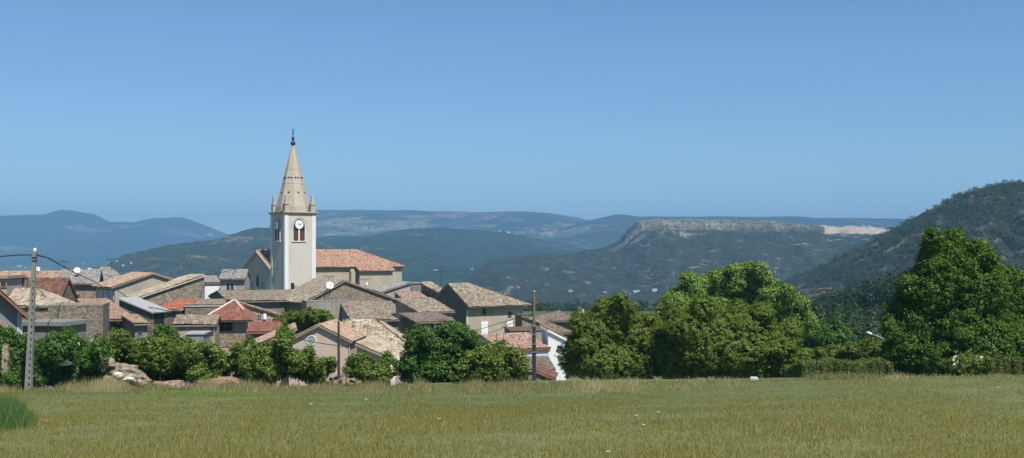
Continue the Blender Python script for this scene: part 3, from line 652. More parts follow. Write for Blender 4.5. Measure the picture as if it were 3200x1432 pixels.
# ================================================================ SATELLITE DISHES, AERIALS
def dish(px, py, d, r, label, az=20):
    c = W(px, py, d); t = thing('satellite_dish', label, 'satellite dish', c-Vector((0, 0, r*2.2)), 'satellite dishes on the roofs')
    n = Vector((math.sin(rad(az)), -math.cos(rad(az)), .35)).normalized(); a = n.cross(Vector((0, 0, 1))).normalized(); b = a.cross(n)
    m = MB(); vs = []; fs = []; K = 16
    for j, q in enumerate((0, .5, 1)):
        for k in range(K): vs.append(c+(a*math.cos(2*math.pi*k/K)+b*math.sin(2*math.pi*k/K))*r*max(q, .02)+n*(q*q*r*.3-.3*r))
    for j in range(2):
        for k in range(K): fs.append((j*K+k, j*K+(k+1) % K, (j+1)*K+(k+1) % K, (j+1)*K+k))
    m.add(vs, fs); m.build('reflector', 'dish', t, smooth=True)
    m = MB(); m.tube([c-n*r*.32, c-n*r*.5-Vector((0, 0, r*.6)), c-n*r*.5-Vector((0, 0, r*2.6))], .05, 6); m.build('mast', 'metal_dark', t)
    m = MB(); m.tube([c-b*r*.9, c+n*r*.9-b*r*.3], .025, 5); m.tube([c+n*r*.85-b*r*.3, c+n*r*1.05-b*r*.28], .07, 6); m.build('feed_arm', 'metal_dark', t)
dish(118, 840, 165, .32, 'small white dish right behind the top of the concrete pole')
dish(241, 844, 160, .42, 'white oval dish above the grey slate roof')
dish(280, 844, 184, .36, 'white dish on a mast against the grey hipped roof', 35)
dish(1031, 891, 145.5, .50, 'round white dish on the big brown stone gable', 15)
dish(1146, 886, 168, .3, 'small dark-armed dish on the wall under the church apse', 60)
def aerial(px, ytop, ybot, d, label, arms=5):
    c = W(px, ybot, d); zt = EYE-(ytop-HOR)/F*d; t = thing('tv_aerial', label, 'aerial', c, 'television aerials on the roofs'); m = MB()
    m.tube([c-Vector((0, 0, .3)), (c.x, c.y, zt)], .035, 5); m.build('mast', 'metal_dark', t); m = MB()
    m.tube([(c.x-.7, c.y, zt-.15), (c.x+.7, c.y, zt-.1)], .025, 4)
    for k in range(arms): x = c.x-.6+1.2*k/(arms-1); m.tube([(x, c.y-.3, zt-.13), (x, c.y+.3, zt-.13)], .02, 4); m.tube([(x, c.y, zt-.35), (x, c.y, zt+.08)], .02, 4)
    m.build('antenna', 'metal_dark', t)
aerial(200, 815, 848, 165, 'aerial above the grey slate roof left of the white oval dish')
aerial(347, 808, 840, 192, 'aerial on the ridge of the grey hipped roof', 7)
aerial(797, 777, 787, 204, 'small aerial on the ridge of the church front')
aerial(1028, 862, 884, 148, 'thin aerial above the round white dish')
aerial(1377, 845, 892, 158, 'tall thin aerial left of the hipped roof with white shutters')
aerial(1141, 870, 886, 168, 'aerial against the church apse wall')
# ================================================================ POLES, CABLES, LAMPS
def gz(px, d): return float(ground_z((px-CX)/F*d, d))
dp = 72.0; b0 = W(88, 1222, dp); t0 = W(108, 786, dp); b0.z = gz(88, dp)-.3
t = thing('utility_pole', 'tall leaning grey concrete pole with slots at left', 'utility pole', b0)
ax = (t0-b0); Lp = ax.length; ax.normalize(); sx = Vector((1, 0, 0)); sy = Vector((0, 1, 0))
def polehex(mb, a0, a1, x0, x1, y0, y1, k0, k1):
    q = []
    for a_, k_ in ((a0, k0), (a1, k1)):
        for X_, Y_ in ((x0, y0), (x1, y0), (x1, y1), (x0, y1)): q.append(b0+ax*a_+sx*X_*k_+sy*Y_*k_)
    mb.hexa(q)
kk = lambda a: 1-.45*a/Lp
m = MB(); polehex(m, 0, Lp, -.21, .02, -.15, .15, 1, .55); polehex(m, 0, Lp, .13, .21, -.15, .15, 1, .55)
na = 17
for i in range(na+1):
    a = Lp*i/(na+1)*.8; e = a+Lp*.8/(na+1)*.58; polehex(m, a, e, .02, .13, -.14, .14, kk(a), kk(e))
polehex(m, Lp*.8, Lp, .02, .13, -.14, .14, kk(Lp*.8), .55)
m.build('shaft', 'concrete', t)
m = MB(); m.tube([t0, t0+Vector((.02, 0, .12)), t0+Vector((.02, 0, .22))], [.10, .10, .05], 8); m.build('cap', 'tower_white', t)
m = MB()
for zz in (.35, .55): m.box((t0.x, t0.y-.0), sx, sy, .15, .13, t0.z-zz-.05, t0.z-zz)
m.tube([W(95, 797, dp), W(121, 797, dp)], .03, 5); m.build('bracket', 'metal_dark', t)
def cable(pts, d_list, r, label, sag=0):
    P_ = [W(p[0], p[1], d_) for p, d_ in zip(pts, d_list)]; out = []
    for i in range(len(P_)-1):
        for k in range(8): q = P_[i].lerp(P_[i+1], k/8); q.z -= sag*4*(k/8)*(1-k/8); out.append(q)
    out.append(P_[-1]); m = MB(); m.tube(out, r, 5); o = m.build('power_cable', 'cable', origin=P_[0]); return tag(o, label, 'cable')
cable([(-60, 804), (0, 802), (60, 797), (100, 797)], [72, 72, 72, 72], .035, 'cable running from the concrete pole out at the left edge')
cable([(112, 797), (150, 806), (190, 829), (240, 856), (303, 884)], [72, 82, 100, 125, 156], .05, 'thick black cable drooping from the concrete pole to the slate roof')
cable([(303, 884), (330, 905), (358, 902)], [148, 148, 149], .06, 'short black cable between slate roof and beige gable')
cable([(358, 902), (400, 930), (465, 960), (528, 972), (580, 983)], [148, 136, 126, 122, 128], .05, 'black cable crossing the grey sheet roof')
dq = 79.0; b1 = W(1059, 1212, dq); t1 = W(1058, 1004, dq); b1.z = gz(1059, dq)-.3
t = thing('wooden_post', 'thin dark wooden pole in front of the pink house', 'pole', b1)
m = MB(); m.tube([b1, b1.lerp(t1, .5), t1], [.10, .09, .075], 8); m.build('shaft', 'wood_dark', t)
m = MB(); m.tube([t1-Vector((0, 0, .02)), t1+Vector((0, 0, .05))], [.09, .05], 8); m.build('cap', 'metal_dark', t)
dr_ = 82.0; b2 = W(1670, 1200, dr_); m2_ = W(1668, 1040, dr_); t2 = W(1669, 912, dr_); b2.z = gz(1670, dr_)-.3
t = thing('utility_pole', 'slim wooden pole lashed to a dark metal post, cables attached', 'utility pole', b2)
m = MB(); m.tube([m2_-Vector((0, 0, .6)), t2], [.11, .085], 8); m.build('shaft', 'wood', t)
m = MB(); m.tube([b2, m2_+Vector((.0, -.05, .5))], [.15, .13], 8); m.build('base_post', 'metal_dark', t)
m = MB()
for py in (1020, 1045, 1075, 1100): q = W(1669, py, dr_); m.box((q.x, q.y-.05), sx, sy, .19, .17, q.z-.05, q.z+.05)
q = W(1660, 1032, dr_); m.box((q.x, q.y-.1), sx, sy, .09, .08, q.z-.3, q.z+.3); m.build('clamp', 'metal', t)
m = MB(); m.tube([t2, t2+Vector((0, 0, .09))], [.11, .06], 8); m.build('cap', 'brass', t)
cable([(1668, 979), (1630, 985), (1560, 1010), (1455, 1038)], [82, 95, 120, 147], .035, 'upper cable from the slim pole to the tall stone house', .1)
cable([(1668, 981), (1600, 1010), (1525, 1042)], [82, 112, 147], .03, 'lower cable from the slim pole to the shuttered house', .1)
cable([(937, 1060), (1055, 1080), (1092, 1083)], [94, 90, 92], .03, 'thin grey cable strung across the pink gable', .05)
cable([(637, 857), (700, 850), (764, 832)], [140, 160, 200], .04, 'thin cable from the stone gable to the church front', .1)
def lamp(hx, hy, ex, ey, d, label):
    a = W(hx, hy, d); e = W(ex, ey, d); g = gz(ex, d); t = thing('street_lamp', label, 'street lamp', (e.x, e.y, g), 'street lamps among the trees')
    m = MB(); m.tube([(e.x, e.y, g), (e.x, e.y, e.z-.3), e, a.lerp(e, .5), a], [.11, .08, .07, .06, .05], 8); m.build('post', 'metal', t)
    dd = (a-e).normalized(); m = MB(); m.tube([a-dd*.05, a+dd*.1, a+dd*.4, a+dd*.55], [.06, .12, .11, .04], 8); m.build('lamp_head', 'dish', t)
lamp(2724, 1044, 2768, 1062, 118, 'white street lamp with arm left of the biggest tree')
lamp(2694, 1034, 2704, 1040, 190, 'small distant street lamp left of the other lamp')
# ================================================================ TREES
def cloud(lobes, n, leaf, clump, seed, depth=.9, fill=.18, open_=0.0, up=.25, smooth=0.0):
    rg = np.random.default_rng(seed); C = []; Rr = []
    for (px, py, rx, ry, d) in lobes:
        C.append(W(px, py, d)); k = d/F; Rr.append((rx*k, max(rx, ry)*.5*k*depth+min(rx, ry)*.5*k*depth, ry*k))
    C = np.array(C); Rr = np.array(Rr)
    wgt = (Rr[:, 0]*Rr[:, 1]+Rr[:, 0]*Rr[:, 2]+Rr[:, 1]*Rr[:, 2]); wgt /= wgt.sum()
    per = 26; ncl = max(20, int(n/per))
    li = rg.choice(len(C), ncl*3, p=wgt)
    dirs = rg.normal(size=(ncl*3, 3)); dirs[:, 2] += .15; dirs /= np.linalg.norm(dirs, axis=1)[:, None]
    rr = rg.uniform(.80, 1.05, ncl*3)
    bump = 1+.10*np.sin(dirs[:, 0]*7+li*1.7)*np.sin(dirs[:, 2]*8+li)+.06*np.sin(dirs[:, 0]*17+li)*np.cos(dirs[:, 2]*15)
    bump = 1+(bump-1)*(1-.4*smooth); P_ = C[li]+Rr[li]*dirs*(rr*bump)[:, None]
    keep = np.ones(len(P_), bool)
    for i in range(len(C)):
        q = np.linalg.norm((P_-C[i])/Rr[i], axis=1); keep &= ~((q < .78) & (li != i))
    P_, dirs, li = P_[keep][:ncl], dirs[keep][:ncl], li[keep][:ncl]
    nc = len(P_); rc = clump*rg.uniform(.55, 1.5, nc); ct = rg.normal(0, .16*(1-.5*smooth), nc)
    idx = np.repeat(np.arange(nc), per)
    off = rg.normal(size=(len(idx), 3)); off /= np.linalg.norm(off, axis=1)[:, None]; off *= (rg.random(len(idx))**.45)[:, None]
    pos = P_[idx]+off*rc[idx][:, None]*np.array([1.15, 1.15, .85])
    nor = dirs[idx]*(.55+.5*smooth)+off*(.75-.5*smooth)+rg.normal(size=off.shape)*.42; nor[:, 2] += up+.25*smooth
    tint = .5+ct[idx]+rg.normal(0, .14, len(idx))
    s = leaf*rg.uniform(.6, 1.35, len(idx))
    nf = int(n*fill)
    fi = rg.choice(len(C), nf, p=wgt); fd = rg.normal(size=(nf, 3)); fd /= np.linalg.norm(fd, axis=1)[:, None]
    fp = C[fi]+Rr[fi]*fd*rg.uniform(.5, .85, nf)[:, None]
    pos = np.vstack([pos, fp]); nor = np.vstack([nor, fd+rg.normal(size=fd.shape)*.5]); tint = np.concatenate([tint, .35+rg.normal(0, .1, nf)]); s = np.concatenate([s, leaf*1.9*rg.uniform(.7, 1.2, nf)])  # inner filler leaves tinted darker, the crown's inner shade put into colour
    nor /= np.linalg.norm(nor, axis=1)[:, None]
    a = np.cross(nor, rg.normal(size=nor.shape)); a /= np.linalg.norm(a, axis=1)[:, None]; b = np.cross(nor, a)
    s = s[:, None]
    fold = nor*s*.18
    V = np.stack([pos-a*s, pos-b*s*.55+fold, pos+a*s, pos+b*s*.55+fold], 1).reshape(-1, 3)
    return V, np.clip(tint, 0, 1)
def limb_mesh(base, lobes, r0, seed, forks=True):
    rg = random.Random(seed); m = MB(); C = [W(px, py, d) for px, py, rx, ry, d in lobes]
    cen_ = sum(C, Vector())/len(C); zl = min(c.z for c in C); fork = Vector((base.x*.6+cen_.x*.4, base.y, base.z+(zl-base.z)*.6+.3))
    m.tube([base-Vector((0, 0, .3)), base.lerp(fork, .3), base.lerp(fork, .7)+Vector((rg.gauss(0, .05), 0, 0)), fork], [r0*1.25, r0, r0*.9, r0*.8], 8)
    for c in C:
        mid = fork.lerp(c, .5)+Vector((rg.gauss(0, .2), rg.gauss(0, .2), rg.uniform(0, .3)))
        m.tube([fork-Vector((0, 0, .1)), mid, fork.lerp(c, 1.0)], [r0*.5, r0*.3, r0*.12], 6)
        for k in range(3):
            e = c+Vector((rg.gauss(0, .6), rg.gauss(0, .6), rg.uniform(-.1, .7)))*r0*3.5; m.tube([mid.lerp(c, .4+.2*k), mid.lerp(e, .6), e], [r0*.2, r0*.12, r0*.05], 5)
    return m
def tree(name, label, cat, lobes, d, n, leaf, clump, mat, base_px=None, r0=.18, seed=0, parts=('crown', 'trunk'), group=None, jit=.06, tufts=5, **kw):
    rg = random.Random(seed)
    lobes = [(a, b, rx, ry, d*(1+rg.uniform(-jit, jit)*.5)) for a, b, rx, ry in lobes]
    core = list(lobes)
    for a, b, rx, ry, dd_ in core:
        for q_ in range(tufts):
            th_ = rg.uniform(-.35, math.pi+.35); k_ = rg.uniform(.22, .42); e_ = rg.uniform(.82, 1.0)
            lobes.append((a+math.cos(th_)*rx*e_, b-math.sin(th_)*ry*e_, rx*k_, ry*k_*rg.uniform(.9, 1.5 if cat == 'tree' else 2.3), dd_*(1-rg.uniform(-.01, .02))))
    bx = base_px if base_px is not None else sum(l[0] for l in lobes)/len(lobes)
    b = W(bx, 1000, d); b.z = gz(bx, d)
    t = thing(name, label, cat, b, group)
    V, tn = cloud(lobes, n, leaf, clump, seed+1, **kw); np_mesh(parts[0], V, 4, tn, mat, t)
    limb_mesh(b, core, r0, seed+2).build(parts[1], 'bark', t)
    return t
SH = ('foliage', 'stem')
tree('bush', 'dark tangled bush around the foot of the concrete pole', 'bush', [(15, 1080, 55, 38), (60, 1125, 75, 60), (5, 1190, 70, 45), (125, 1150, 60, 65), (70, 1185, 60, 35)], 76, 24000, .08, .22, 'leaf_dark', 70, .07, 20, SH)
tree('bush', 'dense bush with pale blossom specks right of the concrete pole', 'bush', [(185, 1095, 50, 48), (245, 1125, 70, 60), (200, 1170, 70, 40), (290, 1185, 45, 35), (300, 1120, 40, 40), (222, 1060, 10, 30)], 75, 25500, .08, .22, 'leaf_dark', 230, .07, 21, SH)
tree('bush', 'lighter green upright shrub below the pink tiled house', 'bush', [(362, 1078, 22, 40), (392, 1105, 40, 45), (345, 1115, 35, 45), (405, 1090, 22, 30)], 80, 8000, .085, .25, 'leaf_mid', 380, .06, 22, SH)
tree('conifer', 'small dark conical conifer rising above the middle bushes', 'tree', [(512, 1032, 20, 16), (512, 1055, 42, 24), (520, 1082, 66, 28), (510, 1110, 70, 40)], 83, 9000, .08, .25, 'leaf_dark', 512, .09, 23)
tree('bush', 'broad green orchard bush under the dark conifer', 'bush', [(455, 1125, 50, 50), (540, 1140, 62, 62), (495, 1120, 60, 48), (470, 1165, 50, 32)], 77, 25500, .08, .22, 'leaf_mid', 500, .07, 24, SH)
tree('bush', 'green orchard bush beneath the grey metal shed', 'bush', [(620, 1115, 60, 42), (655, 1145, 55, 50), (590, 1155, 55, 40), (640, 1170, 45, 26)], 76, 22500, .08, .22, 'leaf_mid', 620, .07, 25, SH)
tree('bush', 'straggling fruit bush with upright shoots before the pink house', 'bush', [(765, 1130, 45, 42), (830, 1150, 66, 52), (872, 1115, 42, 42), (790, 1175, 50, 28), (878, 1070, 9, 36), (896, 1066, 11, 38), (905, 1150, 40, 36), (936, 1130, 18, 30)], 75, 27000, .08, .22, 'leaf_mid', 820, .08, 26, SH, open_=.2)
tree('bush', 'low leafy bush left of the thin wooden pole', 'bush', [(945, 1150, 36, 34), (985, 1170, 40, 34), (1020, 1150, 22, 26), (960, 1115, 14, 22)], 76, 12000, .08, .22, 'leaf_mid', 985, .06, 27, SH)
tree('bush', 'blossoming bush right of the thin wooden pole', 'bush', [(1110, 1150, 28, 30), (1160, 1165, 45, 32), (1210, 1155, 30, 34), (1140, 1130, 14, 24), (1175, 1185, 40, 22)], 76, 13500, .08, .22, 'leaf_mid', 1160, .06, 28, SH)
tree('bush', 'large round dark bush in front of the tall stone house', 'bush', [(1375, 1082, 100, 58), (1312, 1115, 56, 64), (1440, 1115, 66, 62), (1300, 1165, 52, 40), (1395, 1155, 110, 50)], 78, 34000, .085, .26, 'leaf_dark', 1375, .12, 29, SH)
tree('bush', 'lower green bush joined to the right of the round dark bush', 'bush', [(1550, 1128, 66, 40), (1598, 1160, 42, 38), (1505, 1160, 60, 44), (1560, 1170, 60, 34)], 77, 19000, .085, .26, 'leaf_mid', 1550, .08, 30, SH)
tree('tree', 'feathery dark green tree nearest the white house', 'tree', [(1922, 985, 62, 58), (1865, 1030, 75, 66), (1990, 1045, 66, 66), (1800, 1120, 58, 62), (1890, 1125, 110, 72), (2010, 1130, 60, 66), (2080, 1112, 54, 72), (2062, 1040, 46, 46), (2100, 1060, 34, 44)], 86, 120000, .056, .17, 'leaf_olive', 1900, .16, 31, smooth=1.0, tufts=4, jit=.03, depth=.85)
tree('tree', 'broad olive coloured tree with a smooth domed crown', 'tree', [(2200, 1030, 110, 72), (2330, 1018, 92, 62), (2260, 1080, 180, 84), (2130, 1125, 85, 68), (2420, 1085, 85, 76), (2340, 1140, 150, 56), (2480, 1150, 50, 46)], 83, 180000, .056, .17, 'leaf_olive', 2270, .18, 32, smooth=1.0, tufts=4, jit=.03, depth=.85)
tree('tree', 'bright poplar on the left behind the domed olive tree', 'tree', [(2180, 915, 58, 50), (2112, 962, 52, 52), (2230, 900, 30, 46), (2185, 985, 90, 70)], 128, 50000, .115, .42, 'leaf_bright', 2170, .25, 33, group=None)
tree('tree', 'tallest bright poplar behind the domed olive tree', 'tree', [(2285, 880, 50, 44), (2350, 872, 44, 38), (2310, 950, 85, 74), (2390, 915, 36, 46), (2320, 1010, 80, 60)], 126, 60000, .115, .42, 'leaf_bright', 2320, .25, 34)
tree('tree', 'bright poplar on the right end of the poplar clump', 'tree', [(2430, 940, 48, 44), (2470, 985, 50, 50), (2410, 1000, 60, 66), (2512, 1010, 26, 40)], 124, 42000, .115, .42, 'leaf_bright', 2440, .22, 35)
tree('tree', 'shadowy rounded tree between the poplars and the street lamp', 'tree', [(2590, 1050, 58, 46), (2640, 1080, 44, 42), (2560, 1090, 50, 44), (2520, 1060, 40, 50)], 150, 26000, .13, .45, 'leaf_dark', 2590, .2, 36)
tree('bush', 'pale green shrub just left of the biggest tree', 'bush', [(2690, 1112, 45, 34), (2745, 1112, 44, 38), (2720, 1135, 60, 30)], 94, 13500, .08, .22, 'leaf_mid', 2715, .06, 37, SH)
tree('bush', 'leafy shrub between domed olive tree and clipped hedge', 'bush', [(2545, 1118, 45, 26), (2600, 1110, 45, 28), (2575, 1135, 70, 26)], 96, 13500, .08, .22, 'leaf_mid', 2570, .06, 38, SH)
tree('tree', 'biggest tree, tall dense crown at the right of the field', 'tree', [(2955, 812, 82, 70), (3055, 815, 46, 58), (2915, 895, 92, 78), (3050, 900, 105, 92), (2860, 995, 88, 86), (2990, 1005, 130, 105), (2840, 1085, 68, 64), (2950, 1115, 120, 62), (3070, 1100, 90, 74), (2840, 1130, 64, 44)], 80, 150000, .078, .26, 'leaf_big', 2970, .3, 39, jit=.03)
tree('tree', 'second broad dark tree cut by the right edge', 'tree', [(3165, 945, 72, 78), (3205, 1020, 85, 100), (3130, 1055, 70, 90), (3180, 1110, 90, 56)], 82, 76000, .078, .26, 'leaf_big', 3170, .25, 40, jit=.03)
tree('ivy', 'green ivy mass spilling over the wall behind the pink gable', 'ivy', [(930, 1012, 52, 28), (985, 1000, 44, 26), (1040, 1022, 18, 20), (895, 1032, 32, 20), (1012, 990, 26, 16), (870, 1005, 12, 10)], 112, 24000, .08, .22, 'leaf_mid', 950, .08, 41, SH)
# clipped hedges
tree('bush', 'weedy shrub with white flowers in front of the biggest tree', 'bush', [(2990, 1142, 26, 22), (3035, 1136, 30, 26), (3072, 1144, 24, 22)], 76, 7000, .07, .2, 'leaf_mid', 3035, .05, 42, SH)
def hedge(name, label, xs, y0, y1, d, n, mat, seed, dep=1.5):
    rg = np.random.default_rng(seed); a = W(xs[0], y1, d); b = W(xs[-1], y1, d); zt = EYE-(y0-HOR)/F*d; zb = a.z-.4; b = Vector((b.x, d, a.z))
    t = thing(name, label, 'hedge', ((a.x+b.x)/2, d+dep/2, a.z)); x = rg.uniform(a.x, b.x, n); f = rg.random(n)
    top = f < .4; front = (f >= .4) & (f < .85); wob = .10*np.sin(x*2.1+seed)+.07*np.sin(x*5.3)+.05*np.sin(x*11)
    y = np.where(top, rg.uniform(0, dep, n), np.where(front, rg.normal(.05, .08, n), rg.uniform(0, dep, n)))+d+wob
    z = np.where(top, zt+rg.normal(0, .07, n)-.03, np.where(front, rg.uniform(zb, zt, n), rg.uniform(zb, zt-.1, n)))+wob*.9
    nor = np.stack([np.zeros(n), np.where(top, -.3, -1.0), np.where(top, 1.0, .25)], 1)+rg.normal(size=(n, 3))*.55
    nor /= np.linalg.norm(nor, axis=1)[:, None]; p = np.stack([x, y, z], 1); u_ = np.cross(nor, rg.normal(size=nor.shape)); u_ /= np.linalg.norm(u_, axis=1)[:, None]; v_ = np.cross(nor, u_)
    s_ = (.055*rg.uniform(.6, 1.4, n))[:, None]
    V = np.stack([p-u_*s_, p-v_*s_*.6, p+u_*s_, p+v_*s_*.6], 1).reshape(-1, 3); np_mesh('foliage', V, 4, np.clip(.5+rg.normal(0, .2, n)+.1*np.sin(x*3), 0, 1), mat, t)
    m = MB()
    for k in range(int((b.x-a.x)/.6)): xx = a.x+.3+k*.6; m.tube([(xx, d+dep/2, zb-.3), (xx+rg.normal(0, .1), d+dep/2, zt-.3)], .03, 5)
    m.build('stem', 'bark', t); return t
hedge('hedge', 'low clipped hedge between the olive tree and biggest tree', list(range(2505, 2800, 22)), 1134, 1178, 77, 26000, 'leaf_hedge', 50)
hedge('hedge', 'low sunlit hedge at the right edge under the tree', list(range(3100, 3250, 22)), 1124, 1164, 77, 12000, 'leaf_hedge', 51)

# ================================================================ GROUND
def grid_mesh(name, X, Y, Z, mat, kind='structure'):
    ny, nx = X.shape; V = np.stack([X, Y, Z], -1).reshape(-1, 3).astype(np.float32)
    i = np.arange(nx-1); j = np.arange(ny-1); J, I = np.meshgrid(j, i, indexing='ij'); a = (J*nx+I).ravel()
    Fc = np.stack([a, a+1, a+nx+1, a+nx], 1).astype(np.int32)
    me = bpy.data.meshes.new(name); me.vertices.add(len(V)); me.vertices.foreach_set('co', V.ravel())
    me.loops.add(Fc.size); me.loops.foreach_set('vertex_index', Fc.ravel()); me.polygons.add(len(Fc)); me.polygons.foreach_set('loop_start', np.arange(len(Fc), dtype=np.int32)*4)
    me.polygons.foreach_set('use_smooth', [True]*len(Fc))
    me.materials.append(mat); me.update(calc_edges=True); o = bpy.data.objects.new(name, me); COL.objects.link(o); o['kind'] = kind; return o
def m_ground():
    m, nt = nodes('field_ground'); co = coord(nt)
    n1 = noise_n(nt, co, .06, 5, .6); n2 = noise_n(nt, co, 1.3, 6, .65); n3 = noise_n(nt, coord(nt, 'Object', (1, .35, 1)), 9, 4, .7)
    col = ramp(nt, n1, [(.3, (.12, .15, .055)), (.5, (.155, .175, .065)), (.7, (.20, .20, .08))])
    col = mix(nt, .5, col, ramp(nt, n2, [(.3, (.10, .12, .04)), (.7, (.21, .215, .085))]))
    col = mix(nt, ramp(nt, n3, [(.45, 0.0), (.8, .5)]), col, (.21, .185, .08))
    # far valley: woods and fields
    sx_ = nt.nodes.new('ShaderNodeSeparateXYZ'); nt.links.new(co, sx_.inputs[0])
    lw = N(nt, 'ShaderNodeMapRange'); lw.inputs[1].default_value = 33; lw.inputs[2].default_value = 55; lw.inputs[4].default_value = .6; nt.links.new(sx_.outputs[1], lw.inputs[0])
    col = mix(nt, lw.outputs[0], col, ramp(nt, n1, [(.3, (.095, .135, .060)), (.7, (.135, .170, .080))]))
    far = N(nt, 'ShaderNodeMapRange'); far.inputs[1].default_value = 90; far.inputs[2].default_value = 400; nt.links.new(sx_.outputs[1], far.inputs[0])
    f1 = noise_n(nt, co, .004, 6, .6); fc = ramp(nt, f1, [(.35, (.035, .055, .022)), (.52, (.05, .075, .03)), (.62, (.16, .14, .075)), (.75, (.06, .08, .03))])
    col = mix(nt, far.outputs[0], col, fc)
    finish(nt, col, .95, n2, .3, .05, .15); return m
ang = np.concatenate([np.linspace(-math.pi, -.75, 24)[:-1], np.linspace(-.75, .75, 160), np.linspace(.75, math.pi, 24)[1:]])
rads = np.concatenate([[0.05], np.geomspace(2, 120, 150), np.geomspace(124, 12000, 120)])
A_, R_ = np.meshgrid(ang, rads); GX = np.clip(R_*np.sin(A_), -9000, 9000); GY = np.clip(R_*np.cos(A_), -420, 12500)
grid_mesh('ground', GX, GY, ground_z(GX, GY), m_ground())

# ---- hills
def fbm(x, y, s, o=5, seed=0):
    out = np.zeros(x.shape); 
    it = np.nditer([x, y, out], op_flags=[['readonly'], ['readonly'], ['writeonly']])
    for a, b, c in it: c[...] = noise.fractal((float(a)/s+seed*7.3, float(b)/s, seed*1.7), 1.0, 2.0, o)
    return out
def m_hill(name, veg, veg2, rock, amt, s, bands=1.0, rock2=None, bstr=.5, rock_z=None, quarry=None):
    m, nt = nodes(name); co = coord(nt)
    n1 = noise_n(nt, co, 1/s, 8, .68); n2 = noise_n(nt, coord(nt, 'Object', (1, 1, 2.2*bands)), 6/s, 8, .72); n3 = noise_n(nt, coord(nt, 'Object', (1, 1, 4*bands)), 1.6/s, 6, .65, .6)
    col = ramp(nt, n2, [(.32, veg), (.6, veg2)])
    nf_ = noise_n(nt, co, 34/s, 4, .8); col = mix(nt, 1, col, ramp(nt, nf_, [(.38, .28), (.62, 1.15)]), 'MULTIPLY'); col = mix(nt, ramp(nt, nf_, [(.585, 0.0), (.66, .6)]), col, rock)
    r = ramp(nt, n3, [(.56-amt*.3, 0.0), (.66-amt*.2, 1.0)])
    n4 = noise_n(nt, co, 22/s, 5, .75); rm = mix(nt, 1, r, ramp(nt, n4, [(.42, 0.0), (.56, 1.0)]), 'MULTIPLY')
    if rock_z:
        sx_ = nt.nodes.new('ShaderNodeSeparateXYZ'); nt.links.new(co, sx_.inputs[0]); mr = N(nt, 'ShaderNodeMapRange')
        mr.inputs[1].default_value = rock_z[0]; mr.inputs[2].default_value = rock_z[1]; nt.links.new(sx_.outputs[2], mr.inputs[0])
        rk2 = ramp(nt, noise_n(nt, co, 14/s, 7, .8), [(.47, 0.0), (.55, 1.0)])
        top = mix(nt, 1, mr.outputs[0], rk2, 'MULTIPLY'); rm = mix(nt, 1, rm, top, 'LIGHTEN')
    col = mix(nt, rm, col, ramp(nt, n1, [(.35, rock), (.65, rock2 or sc(rock, 1.35))]))
    if rock_z:
        ge = nt.nodes.new('ShaderNodeNewGeometry'); sn = nt.nodes.new('ShaderNodeSeparateXYZ'); nt.links.new(ge.outputs['True Normal'], sn.inputs[0])
        st = ramp(nt, sn.outputs[2], [(.38, 1.0), (.62, 0.0)]); st = mix(nt, 1, st, ramp(nt, noise_n(nt, coord(nt, 'Object', (1, 1, .35)), 1/7, 6, .75), [(.40, .15), (.60, 1.0)]), 'MULTIPLY')
        col = mix(nt, st, col, ramp(nt, nf_, [(.35, sc(rock, .8)), (.65, rock2 or rock)]))
    if quarry:      # bare cut soil inside a patch of the slope
        x0, x1, z0, qc, qd = quarry
        s3 = nt.nodes.new('ShaderNodeSeparateXYZ'); nt.links.new(co, s3.inputs[0]); en = noise_n(nt, co, 1/22, 5, .65)
        def band(out, a, b, amp):
            ad = nt.nodes.new('ShaderNodeMath'); ad.operation = 'MULTIPLY_ADD'; ad.inputs[1].default_value = amp; nt.links.new(en, ad.inputs[0]); nt.links.new(out, ad.inputs[2])
            mr_ = N(nt, 'ShaderNodeMapRange'); mr_.inputs[1].default_value = a+amp*.5; mr_.inputs[2].default_value = b+amp*.5; nt.links.new(ad.outputs[0], mr_.inputs[0]); return mr_.outputs[0]
        q = mix(nt, 1, band(s3.outputs[0], x0, x0+8, 70), band(s3.outputs[0], x1, x1-8, 70), 'MULTIPLY'); q = mix(nt, 1, q, band(s3.outputs[2], z0, z0+2, 16), 'MULTIPLY')
        qn = noise_n(nt, coord(nt, 'Object', (1, 1, 3)), 1/9, 6, .7); col = mix(nt, q, col, ramp(nt, qn, [(.35, qd), (.6, qc)]))
    finish(nt, col, 1.0, n2, bstr, s*.04, .05); return m
